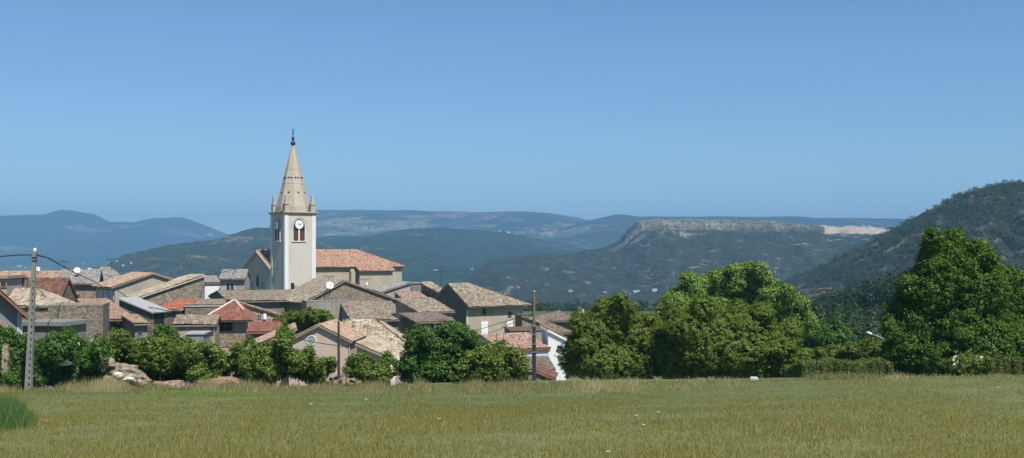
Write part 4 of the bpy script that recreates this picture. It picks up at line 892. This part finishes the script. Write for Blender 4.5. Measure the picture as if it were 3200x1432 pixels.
def hill(name, ridge, D, front, back, zfoot, mat, nx=260, nf=90, nb=14, prof=None, amp=8, sc_n=200, seed=0, edge=.15, jag=1.0):
    px = np.array([r[0] for r in ridge], float); py = np.array([r[1] for r in ridge], float)
    X0 = (px-CX)/F*D; Z0 = EYE-(py-HOR)/F*D
    xs = np.linspace(X0[0], X0[-1], nx); zr = np.interp(xs, X0, Z0)
    zr = zr+jag*np.array([noise.fractal((float(x)/(sc_n*.12)+seed, seed*3.1, 0), 1, 2, 4) for x in xs])*amp*.12
    tf = np.concatenate([np.linspace(0, 1, nf), 1+np.linspace(0, 1, nb+1)[1:]])
    prof = prof or [(0, 0), (1, 1)]
    pf = np.interp(np.clip(tf, 0, 1), [p[0] for p in prof], [p[1] for p in prof])
    pf[nf:] = 1-(tf[nf:]-1)**1.5
    yy = np.where(tf <= 1, D-front*(1-tf), D+back*(tf-1))
    Xg, Yg = np.meshgrid(xs, yy); zf = np.minimum(zfoot, zr-2)
    Zg = zf[None, :]+(zr-zf)[None, :]*pf[:, None]
    win = np.sin(np.clip(tf, 0, 1)*math.pi)[:, None]; win = np.where(tf[:, None] > 1, 0.0, win)
    nz = fbm(Xg, Yg, sc_n, 5, seed); nz2 = fbm(Xg, Yg*.6, sc_n*.14, 3, seed+5)
    Zg = Zg+win*(nz*amp+nz2*amp*.22)
    # gullies running down the face: shift in depth
    Yg = Yg+win*fbm(Xg, Yg*.25, sc_n*.5, 3, seed+9)*front*.10
    return grid_mesh(name, Xg, Yg, Zg, mat)
ZV = EYE-82
blue1 = m_hill('far_range', (0.0300, 0.0450, 0.0240), (0.0510, 0.0600, 0.0330), (.26, .20, .15), -.05, 900, 1)
hill('hills', [(-700, 700), (-400, 690), (-100, 676), (0, 674), (66, 673), (98, 671), (140, 672), (171, 671), (192, 655), (217, 657), (252, 663), (293, 669), (325, 686), (349, 694), (395, 693), (430, 697), (451, 687), (482, 681), (517, 681), (545, 678), (573, 681), (601, 689), (629, 700), (664, 714), (699, 728), (729, 739), (800, 765), (950, 810), (1000, 812)],
     9800, 3600, 900, ZV, blue1, 300, 70, amp=70, sc_n=1500, seed=1, prof=[(0, 0), (.35, .2), (.7, .6), (.92, .92), (1, 1)], jag=.4)
blue2 = m_hill('far_plateau', (0.0270, 0.0420, 0.0210), (0.0480, 0.0570, 0.0300), (.28, .21, .15), .30, 700, 1)
hill('hills', [(700, 780), (900, 690), (960, 668), (987, 660), (993, 656), (1074, 657), (1099, 655), (1130, 655), (1148, 657), (1273, 657), (1366, 660), (1490, 663), (1568, 661), (1645, 661), (1718, 666), (1784, 677), (1843, 689), (1950, 720), (2100, 745)],
     8200, 3000, 800, ZV, blue2, 300, 80, amp=60, sc_n=1100, seed=2, prof=[(0, 0), (.4, .35), (.75, .75), (.93, .95), (1, 1)], jag=.3)
blue3 = m_hill('blue_plateau', (0.0240, 0.0390, 0.0210), (0.0420, 0.0540, 0.0270), (.24, .2, .15), .05, 600, 1)
hill('hills', [(1500, 760), (1600, 742), (1672, 730), (1764, 712), (1843, 689), (1896, 677), (1922, 671), (1955, 671), (2002, 677), (2094, 677), (2300, 677), (2516, 677), (2543, 681), (2662, 681), (2754, 683), (2853, 685), (3000, 690), (3300, 690), (3600, 700)],
     6600, 2400, 700, ZV, blue3, 300, 70, amp=45, sc_n=900, seed=3, prof=[(0, 0), (.45, .35), (.85, .82), (.96, .97), (1, 1)], jag=.4)
green4 = m_hill('green_hill', (0.0195, 0.0390, 0.0163), (0.0325, 0.0553, 0.0228), (.2, .17, .12), -.15, 420, 1)
hill('hills', [(800, 770), (984, 741), (1040, 737), (1117, 740), (1173, 737), (1211, 729), (1273, 716), (1335, 712), (1397, 712), (1459, 716), (1521, 721), (1583, 727), (1630, 736), (1700, 750), (1780, 768), (1896, 790), (2100, 815), (2300, 830)],
     4700, 2300, 700, ZV, green4, 300, 90, amp=38, sc_n=650, seed=4, prof=[(0, 0), (.3, .22), (.7, .68), (.92, .95), (1, 1)], jag=.4)
green5 = m_hill('scrub_hill', (0.0210, 0.0375, 0.0150), (0.0525, 0.0638, 0.0338), (.21, .17, .12), -.05, 260, 1)
hill('hills', [(300, 870), (377, 852), (412, 838), (451, 810), (482, 792), (517, 771), (542, 764), (573, 759), (629, 754), (681, 748), (729, 738), (751, 728), (776, 719), (800, 713), (839, 715), (900, 728), (1000, 752), (1100, 785), (1220, 820), (1330, 850)],
     3300, 1300, 600, ZV, green5, 320, 110, amp=34, sc_n=420, seed=5, prof=[(0, 0), (.3, .26), (.7, .7), (.92, .94), (1, 1)], jag=.7)
mesa = m_hill('mesa_scrub', (.009, .018, .008), (.055, .066, .036), (.22, .19, .14), -.10, 75, 1, (.42, .38, .32), 1.0, rock_z=(EYE+44, EYE+74), quarry=(690, 835, EYE+40, (.44, .37, .29), (.30, .25, .19)))
hill('hills', [(1380, 925), (1440, 897), (1470, 868), (1500, 834), (1540, 808), (1566, 803), (1698, 796), (1777, 794), (1830, 784), (1896, 771), (1922, 761), (1942, 748), (1962, 715), (1988, 693), (2028, 684), (2094, 687), (2226, 687), (2358, 689), (2450, 695), (2530, 704), (2582, 706), (2728, 712), (2820, 711), (3000, 715), (3200, 730), (3400, 760)],
     2600, 900, 500, ZV, mesa, 420, 150, amp=16, sc_n=160, seed=6, prof=[(0, 0), (.25, .16), (.6, .45), (.78, .64), (.84, .71), (.853, .79), (.90, .83), (.915, .955), (.96, .985), (1, 1)], jag=1.8)
rmat = m_hill('wooded_hill', (.014, .026, .012), (.034, .048, .022), (.17, .125, .105), .10, 60, .6, (.25, .20, .17), .8)
RH = [(2250, 955), (2400, 925), (2477, 903), (2530, 883), (2589, 857), (2655, 817), (2721, 778), (2794, 735), (2853, 695), (2906, 669), (2952, 639), (3005, 616), (3045, 593), (3097, 583), (3137, 573), (3200, 573), (3300, 560), (3500, 545), (3800, 560), (4200, 640)]
rh = hill('hills', RH, 1150, 520, 400, EYE-62, rmat, 300, 110, amp=9, sc_n=70, seed=7, prof=[(0, 0), (.2, .12), (.6, .5), (.9, .92), (1, 1)], jag=1.2)

# ---- forest as scattered crowns (countless)
def forest(name, P_, rmin, rmax, per, leaf, seed, mat='leaf_forest', lift=.75):
    rg = np.random.default_rng(seed); n = len(P_); r = rg.uniform(rmin, rmax, n); idx = np.repeat(np.arange(n), per)
    d_ = rg.normal(size=(len(idx), 3)); d_[:, 2] = np.abs(d_[:, 2])*1.0-.15; d_ /= np.linalg.norm(d_, axis=1)[:, None]
    lob = 1+.25*np.sin(d_[:, 0]*5+idx)*np.cos(d_[:, 1]*5+idx*1.3)
    pos = P_[idx]+d_*(r[idx]*rg.uniform(.75, 1.05, len(idx))*lob)[:, None]*np.array([1, 1, 1.15]); pos[:, 2] += r[idx]*lift
    nor = d_+rg.normal(size=d_.shape)*.35; nor /= np.linalg.norm(nor, axis=1)[:, None]
    a = np.cross(nor, rg.normal(size=nor.shape)); a /= np.linalg.norm(a, axis=1)[:, None]; b = np.cross(nor, a); s = (leaf*rg.uniform(.6, 1.3, len(idx))*r[idx]/rmax)[:, None]
    V = np.stack([pos-a*s, pos-b*s*.8, pos+a*s, pos+b*s*.8], 1).reshape(-1, 3)
    tint = np.clip(.5+rg.normal(0, .22, n)[idx]+rg.normal(0, .12, len(idx)), 0, 1)
    o = np_mesh(name, V, 4, tint, mat, kind='stuff'); return o
rg = np.random.default_rng(3)
pts = []
while len(pts) < 9000:
    y = 320+ (rg.random()**1.1)*1300; k = rg.uniform(-.05 if y > 420 else .20, .52)
    x = k*y
    if y < np.interp(k, [.22, .27, .34, .38], [440, 420, 345, 325]): continue
    pts.append((x, y, float(ground_z(x, y))+1.0))
pts = np.array(pts)
forest('forest', pts[pts[:, 1] < 520], 3.4, 6.4, 620, .42, 9)
forest('far_forest', pts[pts[:, 1] >= 520], 3.2, 7.0, 130, .78, 12)
sp_ = []
for _ in range(260):
    y = rg.uniform(150, 235); k = rg.uniform(.20, .42); sp_.append((k*y, y, float(ground_z(k*y, y))-.2))
forest('undergrowth', np.array(sp_), .9, 1.9, 420, .20, 13)
me = rh.data; co = np.empty(len(me.vertices)*3, np.float32); me.vertices.foreach_get('co', co); co = co.reshape(-1, 3)
sel = rg.choice(len(co), 14000); nzv = np.array([noise.fractal((float(c[0])/90, float(c[2])/60, 3.3), 1, 2, 4) for c in co[sel]])
q = co[sel]; ok = (nzv > -.22) & (q[:, 2] > EYE-60); q = q[ok]+rg.normal(0, 2.0, (ok.sum(), 3))*np.array([1, 1, 0])
forest('scrub_forest', q, 1.3, 3.6, 90, .55, 10, lift=.05)

# ================================================================ GRASS
def blades(name, x, y, h, w, lean, mat, seed, tbase=None, tvar=.2):
    rg = np.random.default_rng(seed); n = len(x); z = ground_z(x, y)-.02
    a = rg.uniform(0, 2*math.pi, n); dx, dy = np.cos(a)*w, np.sin(a)*w*.4
    l = rg.normal(0, lean, (n, 2))*h[:, None]
    B = np.stack([x, y, z], 1); off = np.stack([dx, dy, np.zeros(n)], 1); T = B+np.stack([l[:, 0], l[:, 1], h], 1)
    V = np.stack([B-off, B+off, T], 1).reshape(-1, 3)
    t = np.clip((tbase if tbase is not None else .5)+rg.normal(0, tvar, n), 0, 1)
    return np_mesh(name, V, 3, t, mat, kind='stuff')
def vnoise(x, y, s, seed):
    return np.array([noise.noise((float(a)/s, float(b)/s, seed)) for a, b in zip(x, y)])
def coarse(x, y, s, seed):   # cheap smooth noise
    o = np.zeros(len(x)); r_ = np.random.default_rng(seed)
    for k in range(9):
        th = r_.uniform(0, math.pi*2); f = r_.uniform(.6, 2.2)/s; o += np.sin((x*np.cos(th)+y*np.sin(th))*f*2*math.pi+r_.uniform(0, 6.28))
    return o/3
rg = np.random.default_rng(21)
ngr = 520000
y = 16+58*rg.random(ngr)**1.25; x = (rg.random(ngr)-.5)*(y*1.0+8)
pt = coarse(x, y, 11, 1)+.6*coarse(x, y, 3.2, 2)
hgt = np.clip(rg.normal(.085, .03, ngr)+.025*pt, .025, .24)*np.interp(y, [16, 40, 75], [1.0, .8, .6])
wid = rg.uniform(.004, .010, ngr)*np.interp(y, [16, 40, 75], [1, 1.7, 2.6])
blades('grass', x, y, hgt, wid, .28, 'grass', 22, np.clip(.47+.12*pt, .05, .95)-np.interp(y, [16, 30, 45, 75], [-.05, 0, .06, .10]), .12)
# thin seed stalks in the foreground
n = 6000; y = rg.uniform(17, 36, n); x = (rg.random(n)-.5)*(y*1.0+6)
blades('seed_stalks', x, y, np.clip(rg.normal(.24, .07, n), .1, .42), np.full(n, .004), .12, 'grass_dry', 23)
# tall dry strip at the field edge
n = 80000; px_ = rg.uniform(-80, 3300, n); dd = 71-13*rg.random(n)**1.7
k_ = coarse(px_/90, dd*0, 3, 5); dens = np.interp(px_, [0, 250, 300, 800, 850, 1230, 1260, 1700, 1800, 2500, 2560, 2720, 2800, 3200], [.5, .7, 1, 1, .6, .6, 1, .9, .35, .25, .2, .2, .15, .15])
kp = rg.random(n) < dens; px_, dd, k_ = px_[kp], dd[kp], k_[kp]; n = len(px_)
kp = rg.random(n) < np.clip(.55+.55*k_+.25*coarse(px_/20, dd/9, 3, 8), .08, 1); px_, dd, k_ = px_[kp], dd[kp], k_[kp]; n = len(px_)
hh = np.clip(rg.normal(.40, .16, n)+.16*k_, .08, 1.0)*np.interp(dd, [58, 66, 71], [.45, .8, 1.1])*np.interp(px_, [0, 300, 800, 900, 1250, 1700, 1800, 3200], [.8, 1, 1, .6, .9, .8, .55, .5])
blades('tall_dry_grass', (px_-CX)/F*dd, dd, hh, rg.uniform(.012, .028, n), .2, 'grass_dry', 24, .42+.2*k_, .22)
n = 2600; px_ = rg.uniform(2540, 2720, n)+rg.normal(0, 25, n); dd = rg.uniform(68, 75, n)
blades('brown_weeds', (px_-CX)/F*dd, dd, np.clip(rg.normal(.28, .12, n), .06, .6), rg.uniform(.012, .026, n), .35, 'grass_dry', 25, .2)
n = 17000; px_ = rg.normal(20, 46, n)+rg.normal(0, 8, n); dd = rg.normal(33, 1.6, n); kp = np.abs(px_-15) < 105; px_, dd = px_[kp], dd[kp]; n = len(px_)
blades('tall_grass_clump', (px_-CX)/F*dd, dd, np.clip(rg.normal(.50, .17, n)*np.exp(-((px_-15)/80)**2)*(1+.25*coarse(px_/14, dd, 3, 12)), .08, .95), rg.uniform(.006, .014, n), .26, 'grass_lush', 26, .55, .3)
n = 14000; px_ = rg.normal(640, 62, n); dd = rg.normal(56.5, 1.1, n)
blades('lime_grass', (px_-CX)/F*dd, dd, np.clip(rg.normal(.10, .03, n), .03, .2), rg.uniform(.012, .024, n), .35, 'grass_lime', 27, .5)
# white field flowers
for px_, py_, w_ in ((972, 1264, 'left'), (1145, 1249, ''), (1373, 1311, ''), (2058, 1289, ''), (2012, 1329, ''), (1901, 1413, ''), (3118, 1212, ''), (1988, 1300, '')):
    rt_ = (py_-HOR)/F; d_ = 1.8/(rt_-.0903) if rt_ > .1 else 60
    for _ in range(6):
        gx = (px_-CX)/F*d_; gzv = float(ground_z(gx, d_))+.22; d_ = max(15, min(75, (EYE-gzv)/rt_))
    c = W(px_, py_, d_)
    pos_ = {972: 'far left white flower in the field below the bushes', 1145: 'white flower in the far grass below the round window house', 1373: 'bright white flower in the middle of the field', 2058: 'higher of two white flowers right of the slim pole', 2012: 'lower of two white flowers right of the slim pole', 1901: 'nearest white flower close to the bottom of the photo', 3118: 'lone white flower at the far right of the field', 1988: 'smallest white flower beside the pair right of the slim pole'}[px_]
    t = thing('flower', pos_, 'flower', (c.x, c.y, float(ground_z(c.x, c.y))), 'white flowers in the field')
    m = MB(); m.tube([(c.x, c.y, float(ground_z(c.x, c.y))-.02), c], .004, 4); m.build('stem', 'grass_lush', t)
    m = MB(); r = .012+.0007*d_
    for k in range(9):
        a = k/9*2*math.pi; dv = Vector((math.cos(a), math.sin(a)*.8, .45+.2*math.sin(k*2))); sd_ = Vector((-math.sin(a), math.cos(a), 0))*r*.45
        m.add([c-sd_*.3, c+dv*r-sd_, c+dv*r*1.25, c+dv*r+sd_], [(0, 1, 2, 3)])
    m.build('flower_head', 'petal', t)
# ================================================================ ROCKS AND ODDS AT THE FIELD EDGE
def rock(px, py, d, r, label, mat='rock', name='boulder', seed=0, sq=(1.3, 1, .75), group='pale boulders at the field edge'):
    c = W(px, py, d); rg_ = random.Random(seed); m = MB(); nu, nv = 12, 8; vs = []; fs = []
    for j in range(nv+1):
        for i in range(nu):
            th = math.pi*j/nv; ph = 2*math.pi*i/nu; q = Vector((math.sin(th)*math.cos(ph), math.sin(th)*math.sin(ph), math.cos(th)))
            k = 1+.55*noise.noise(q*1.3+Vector((seed*3.1, 0, 0)))+.2*noise.noise(q*3.4+Vector((seed, 5, 0)))
            vs.append(c+Vector((q.x*sq[0], q.y*sq[1], q.z*sq[2]))*r*k)
    for j in range(nv):
        for i in range(nu): fs.append((j*nu+i, (j+1)*nu+i, (j+1)*nu+(i+1) % nu, j*nu+(i+1) % nu))
    m.add(vs, fs); return tag(m.build(name, mat, origin=c), label, 'rock', group)
rock(338, 1135, 74.2, .42, 'upper pale boulder at the left end of the heap', seed=1)
rock(392, 1163, 74.6, .72, 'largest sloping pale rock between the left bushes', seed=2, sq=(1.5, 1, .75))
rock(345, 1190, 74.2, .5, 'broad beige boulder at the foot of the heap', seed=3)
rock(440, 1190, 73.6, .5, 'beige boulder right of the heap in dry grass', seed=4)
rock(368, 1172, 72.6, .24, 'small whitish rounded stone in front of the heap', 'slab_pale', seed=5)
rock(402, 1184, 72.6, .20, 'small flat whitish stone in front of the heap', 'slab_pale', seed=6, sq=(1.7, 1, .5))
rock(530, 1204, 74.2, .5, 'low pinkish rock under the orchard bushes', 'rubble', seed=7, sq=(2.2, 1, .6))
rock(690, 1200, 74.2, .7, 'pinkish earth mound beneath the grey shed bush', 'rubble', seed=8, sq=(2.4, 1, .6))
hr = thing('rubble_heap', 'heap of pinkish rubble around the thin wooden pole', 'rubble heap', W(1080, 1205, 80))
m = MB()
rg_ = random.Random(4)
for i in range(95):
    px_ = rg_.gauss(1085, 55); py_ = rg_.uniform(1180, 1216)-12*math.exp(-((px_-1090)/45)**2); c = W(px_, py_, rg_.uniform(77.5, 80.5)); s_ = rg_.uniform(.05, .17)
    a = rg_.uniform(0, 3); uu = Vector((math.cos(a), math.sin(a), rg_.uniform(-.3, .3))); vv = Vector((-math.sin(a), math.cos(a), rg_.uniform(-.3, .3))); m = MB()
    m.box(c, uu, vv, s_*rg_.uniform(.8, 1.6), s_, c.z-s_, c.z+s_*.7, 0, rg_.uniform(.5, .9)); m.build('stone', 'rock', hr)
m = MB(); c = W(1085, 1225, 80.5); vs = []; K = 16
for j in range(5):
    for i in range(K): a = 2*math.pi*i/K; rr = (1-j/4)*(1+.2*math.sin(i*2.3)); vs.append((c.x+math.cos(a)*2.8*rr, c.y+math.sin(a)*1.3*rr, c.z-.5+1.15*(j/4)**.7*(1+.1*math.sin(i*1.7+j))))
m.add(vs, [(j*K+i, j*K+(i+1) % K, (j+1)*K+(i+1) % K, (j+1)*K+i) for j in range(4) for i in range(K)]); m.build('mound', 'rubble', hr)
def post(name, label, cat, px, y0, y1, d, w, mat, taper=.85):
    a = W(px, y1, d); zt = EYE-(y0-HOR)/F*d; m = MB(); m.box((a.x, a.y), sx, sy, w/2, w/2*.8, a.z-.3, zt-.05, 0, taper); m.box((a.x, a.y), sx, sy, w/2*taper, w/2*.7, zt-.05, zt, 0, .7)
    return tag(m.build(name, mat, origin=(a.x, a.y, a.z)), label, cat)
post('stone_pillar', 'rough beige stone pillar in the bushes at left edge', 'pillar', 18, 1075, 1155, 75.5, .42, 'stone_light')
post('stone_post', 'short pale stone post beside the round dark bush', 'post', 1229, 1184, 1210, 74, .3, 'slab_pale')
post('white_box', 'small whitish box at the foot of the domed olive tree', 'box', 2356, 1178, 1206, 72, .5, 'paleblue', .95)
rock(1243, 1132, 90, .33, 'large white sack at the end of the cream tiled rake', 'dish', 'white_sack', 12, (.8, .8, 1.1), None)['category'] = 'sack'
rock(195, 1133, 73.5, .33, 'bluish white plastic sheet caught in the left bush', 'paleblue', 'plastic_sheet', 13, (1.5, .6, .7), None)['category'] = 'plastic sheet'
def blossoms(label, box, d, n, seed):
    rg_ = random.Random(seed); m = MB()
    for i in range(n):
        c = W(rg_.uniform(box[0], box[1]), rg_.uniform(box[2], box[3]), d+rg_.uniform(-.4, .4))
        for k in range(5):
            a = rg_.uniform(0, 6.28); s_ = rg_.uniform(.03, .075); q = c+Vector((rg_.gauss(0, .06), rg_.gauss(0, .05), rg_.gauss(0, .05))); t1_ = Vector((math.cos(a), -.3, math.sin(a)))*s_; t2_ = Vector((-math.sin(a), .2, math.cos(a)))*s_
            m.add([q-t1_, q-t2_, q+t1_, q+t2_], [(0, 1, 2, 3)])
    return m
for o in list(COL.objects):
    if o.get('category') == 'bush':
        l = o['label']
        if 'pale blossom' in l: blossoms('', (130, 300, 1060, 1190), 73.9, 26, 1).build('blossom', 'slab_pale', o)
        if 'blossoming' in l: blossoms('', (1095, 1235, 1135, 1190), 74.9, 40, 2).build('blossom', 'slab_pale', o)
        if 'white flowers' in l: blossoms('', (2975, 3085, 1112, 1160), 74.9, 22, 5).build('blossom', 'petal', o)
        if 'straggling' in l: blossoms('', (740, 930, 1085, 1180), 73.8, 26, 3).build('blossom', 'slab_pale', o)
# ---- tiny far white buildings in the valley and on the far slopes
from mathutils.bvhtree import BVHTree
TERR = []
for o in COL.objects:
    if o.type == 'MESH' and (o.name.startswith('hills') or o.name == 'ground'):
        TERR.append(BVHTree.FromPolygons([v.co for v in o.data.vertices], [tuple(p.vertices) for p in o.data.polygons]))
def land(px, py):
    dr = Vector(((px-CX)/F, 1, -(py-HOR)/F)).normalized(); best = None
    for t_ in TERR:
        h_ = t_.ray_cast(Vector((0, 60, EYE))+dr*1.0-Vector((0, 60, 0)), dr)
        q_ = Vector((0, 0, EYE))+dr*300
        h_ = t_.ray_cast(q_, dr)
        if h_[0] is not None and (best is None or h_[0].y < best.y): best = h_[0]
    return best
def far_house(px, py, wpx, hpx, label, wall='white', roofm='sheet'):
    c = land(px, py)
    if c is None: return
    k = c.y/F*.75; w = wpx*k; hgt = hpx*k
    t = thing('far_house', label, 'house', c, 'far houses in the valley and on the hills'); m = MB(); uu = Vector((math.cos(.3), math.sin(.3), 0)); vv = Vector((-uu.y, uu.x, 0))
    m.box((c.x, c.y), uu, vv, w/2, w*.3, c.z-w*.25, c.z+hgt); m.build('wall', wall, t)
    m = MB(); q = [Vector((c.x, c.y, c.z+hgt))+uu*a*(w/2+.3)+vv*b*(w*.3+.3) for a, b in ((-1, -1), (1, -1), (1, 1), (-1, 1))]; r_ = [Vector((c.x, c.y, c.z+hgt+w*.10))+uu*a*(w/2+.3) for a in (-1, 1)]
    m.add(q+r_, [(0, 1, 5, 4), (2, 3, 4, 5), (1, 2, 5), (3, 0, 4), (3, 2, 1, 0)]); m.build('roof', roofm, t)
for a in ((1890, 915, 13, 4, 'small beige far house just above the feathery tree'), (1988, 913, 30, 4, 'long low white far building left of the poplars'), (2045, 910, 22, 8, 'white boxy far building touching the poplars'),
          (1783, 912, 20, 4, 'pale far farm in the woods right of the slim pole'), (1620, 900, 8, 4, 'tiny pale far cabin at the foot of the rocky slope'), (1562, 723, 12, 3, 'left one of two far white sheds on the blue slope'),
          (1588, 728, 15, 4, 'right one of two far white sheds on the blue slope'), (1362, 846, 16, 4, 'whitish far farmhouse on the green slope right of the apse'), (1475, 842, 9, 3, 'tiny white far house at the foot of the rocky spur'),
          (410, 824, 7, 7, 'white far tower house on the left plain'), (60, 834, 16, 5, 'cluster-like white far building left of the concrete pole'), (80, 838, 10, 4, 'small white far building near the concrete pole'), (259, 826, 8, 3, 'lone white far house on the left plain'),
          (365, 818, 12, 4, 'far grey village house left of the white tower house'), (385, 831, 12, 4, 'far low village house below the white tower house'), (2696, 707, 10, 4, 'far works building on the quarry rim'), (2716, 709, 16, 3, 'far low works shed on the quarry rim')):
    far_house(*a, 'paleblue' if 'white' in a[4] and 'grey' not in a[4] else 'grey')

# ================================================================ HAZE, SKY, SUN, CAMERA
HZ = 1.35e-4; HCOL = (.25, .525, .82)
m = MB(); zlo, zhi = EYE-85, EYE+430
x0, x1_, y0, y1_ = -9600, 9600, -480, 13000
m.hexa([(x0, y0, zlo), (x1_, y0, zlo), (x1_, y1_, zlo), (x0, y1_, zlo), (x0, y0, zhi), (x1_, y0, zhi), (x1_, y1_, zhi), (x0, y1_, zhi)])
hm, nt = nodes('haze_air'); pv = N(nt, 'ShaderNodeVolumePrincipled'); pv.inputs['Color'].default_value = (*HCOL, 1); pv.inputs['Density'].default_value = HZ; pv.inputs['Anisotropy'].default_value = 0.0
o_ = nt.nodes.new('ShaderNodeOutputMaterial'); nt.links.new(pv.outputs[0], o_.inputs['Volume'])
hz = m.build('haze', hm); hz['kind'] = 'stuff'

SUN_EL, SUN_AZ = 56.0, 32.0      # azimuth: right of straight behind the camera
sd_ = Vector((math.sin(rad(SUN_AZ))*math.cos(rad(SUN_EL)), -math.cos(rad(SUN_AZ))*math.cos(rad(SUN_EL)), math.sin(rad(SUN_EL))))
L = bpy.data.lights.new('sun', 'SUN'); L.energy = 4.9; L.angle = rad(.53); L.color = (1, .955, .88)
lo = bpy.data.objects.new('sun', L); COL.objects.link(lo); lo.rotation_euler = sd_.to_track_quat('Z', 'Y').to_euler(); lo.location = (30, -30, 80)
wd = bpy.data.worlds.new('World'); scene.world = wd; wd.use_nodes = True; nt = wd.node_tree; nt.nodes.clear()
sk = nt.nodes.new('ShaderNodeTexSky'); sk.sky_type = 'NISHITA'; sk.sun_disc = False; sk.sun_elevation = rad(SUN_EL)
sk.sun_rotation = math.atan2(sd_.x, sd_.y); sk.altitude = 200; sk.air_density = 1.0; sk.dust_density = 0.0; sk.ozone_density = 9.0
bg = nt.nodes.new('ShaderNodeBackground'); bg.inputs[1].default_value = .094; wo = nt.nodes.new('ShaderNodeOutputWorld')
nt.links.new(sk.outputs[0], bg.inputs[0]); nt.links.new(bg.outputs[0], wo.inputs[0])
cam = bpy.data.cameras.new('camera'); cam.lens = 40; cam.sensor_width = 36; cam.sensor_fit = 'HORIZONTAL'; cam.clip_start = .1; cam.clip_end = 40000
cam.shift_y = (HOR-716)/3200
cm_ = bpy.data.objects.new('camera', cam); COL.objects.link(cm_); cm_.location = (0, 0, EYE); cm_.rotation_euler = (rad(90), 0, 0); scene.camera = cm_
vs_ = scene.view_settings; vs_.view_transform = 'Standard'; vs_.look = 'None'; vs_.exposure = .3; vs_.gamma = 1
cy = scene.cycles; cy.max_bounces = 6; cy.diffuse_bounces = 3; cy.glossy_bounces = 2; cy.transmission_bounces = 3; cy.volume_bounces = 2; cy.transparent_max_bounces = 4
cy.use_denoising = True; cy.sample_clamp_indirect = 4
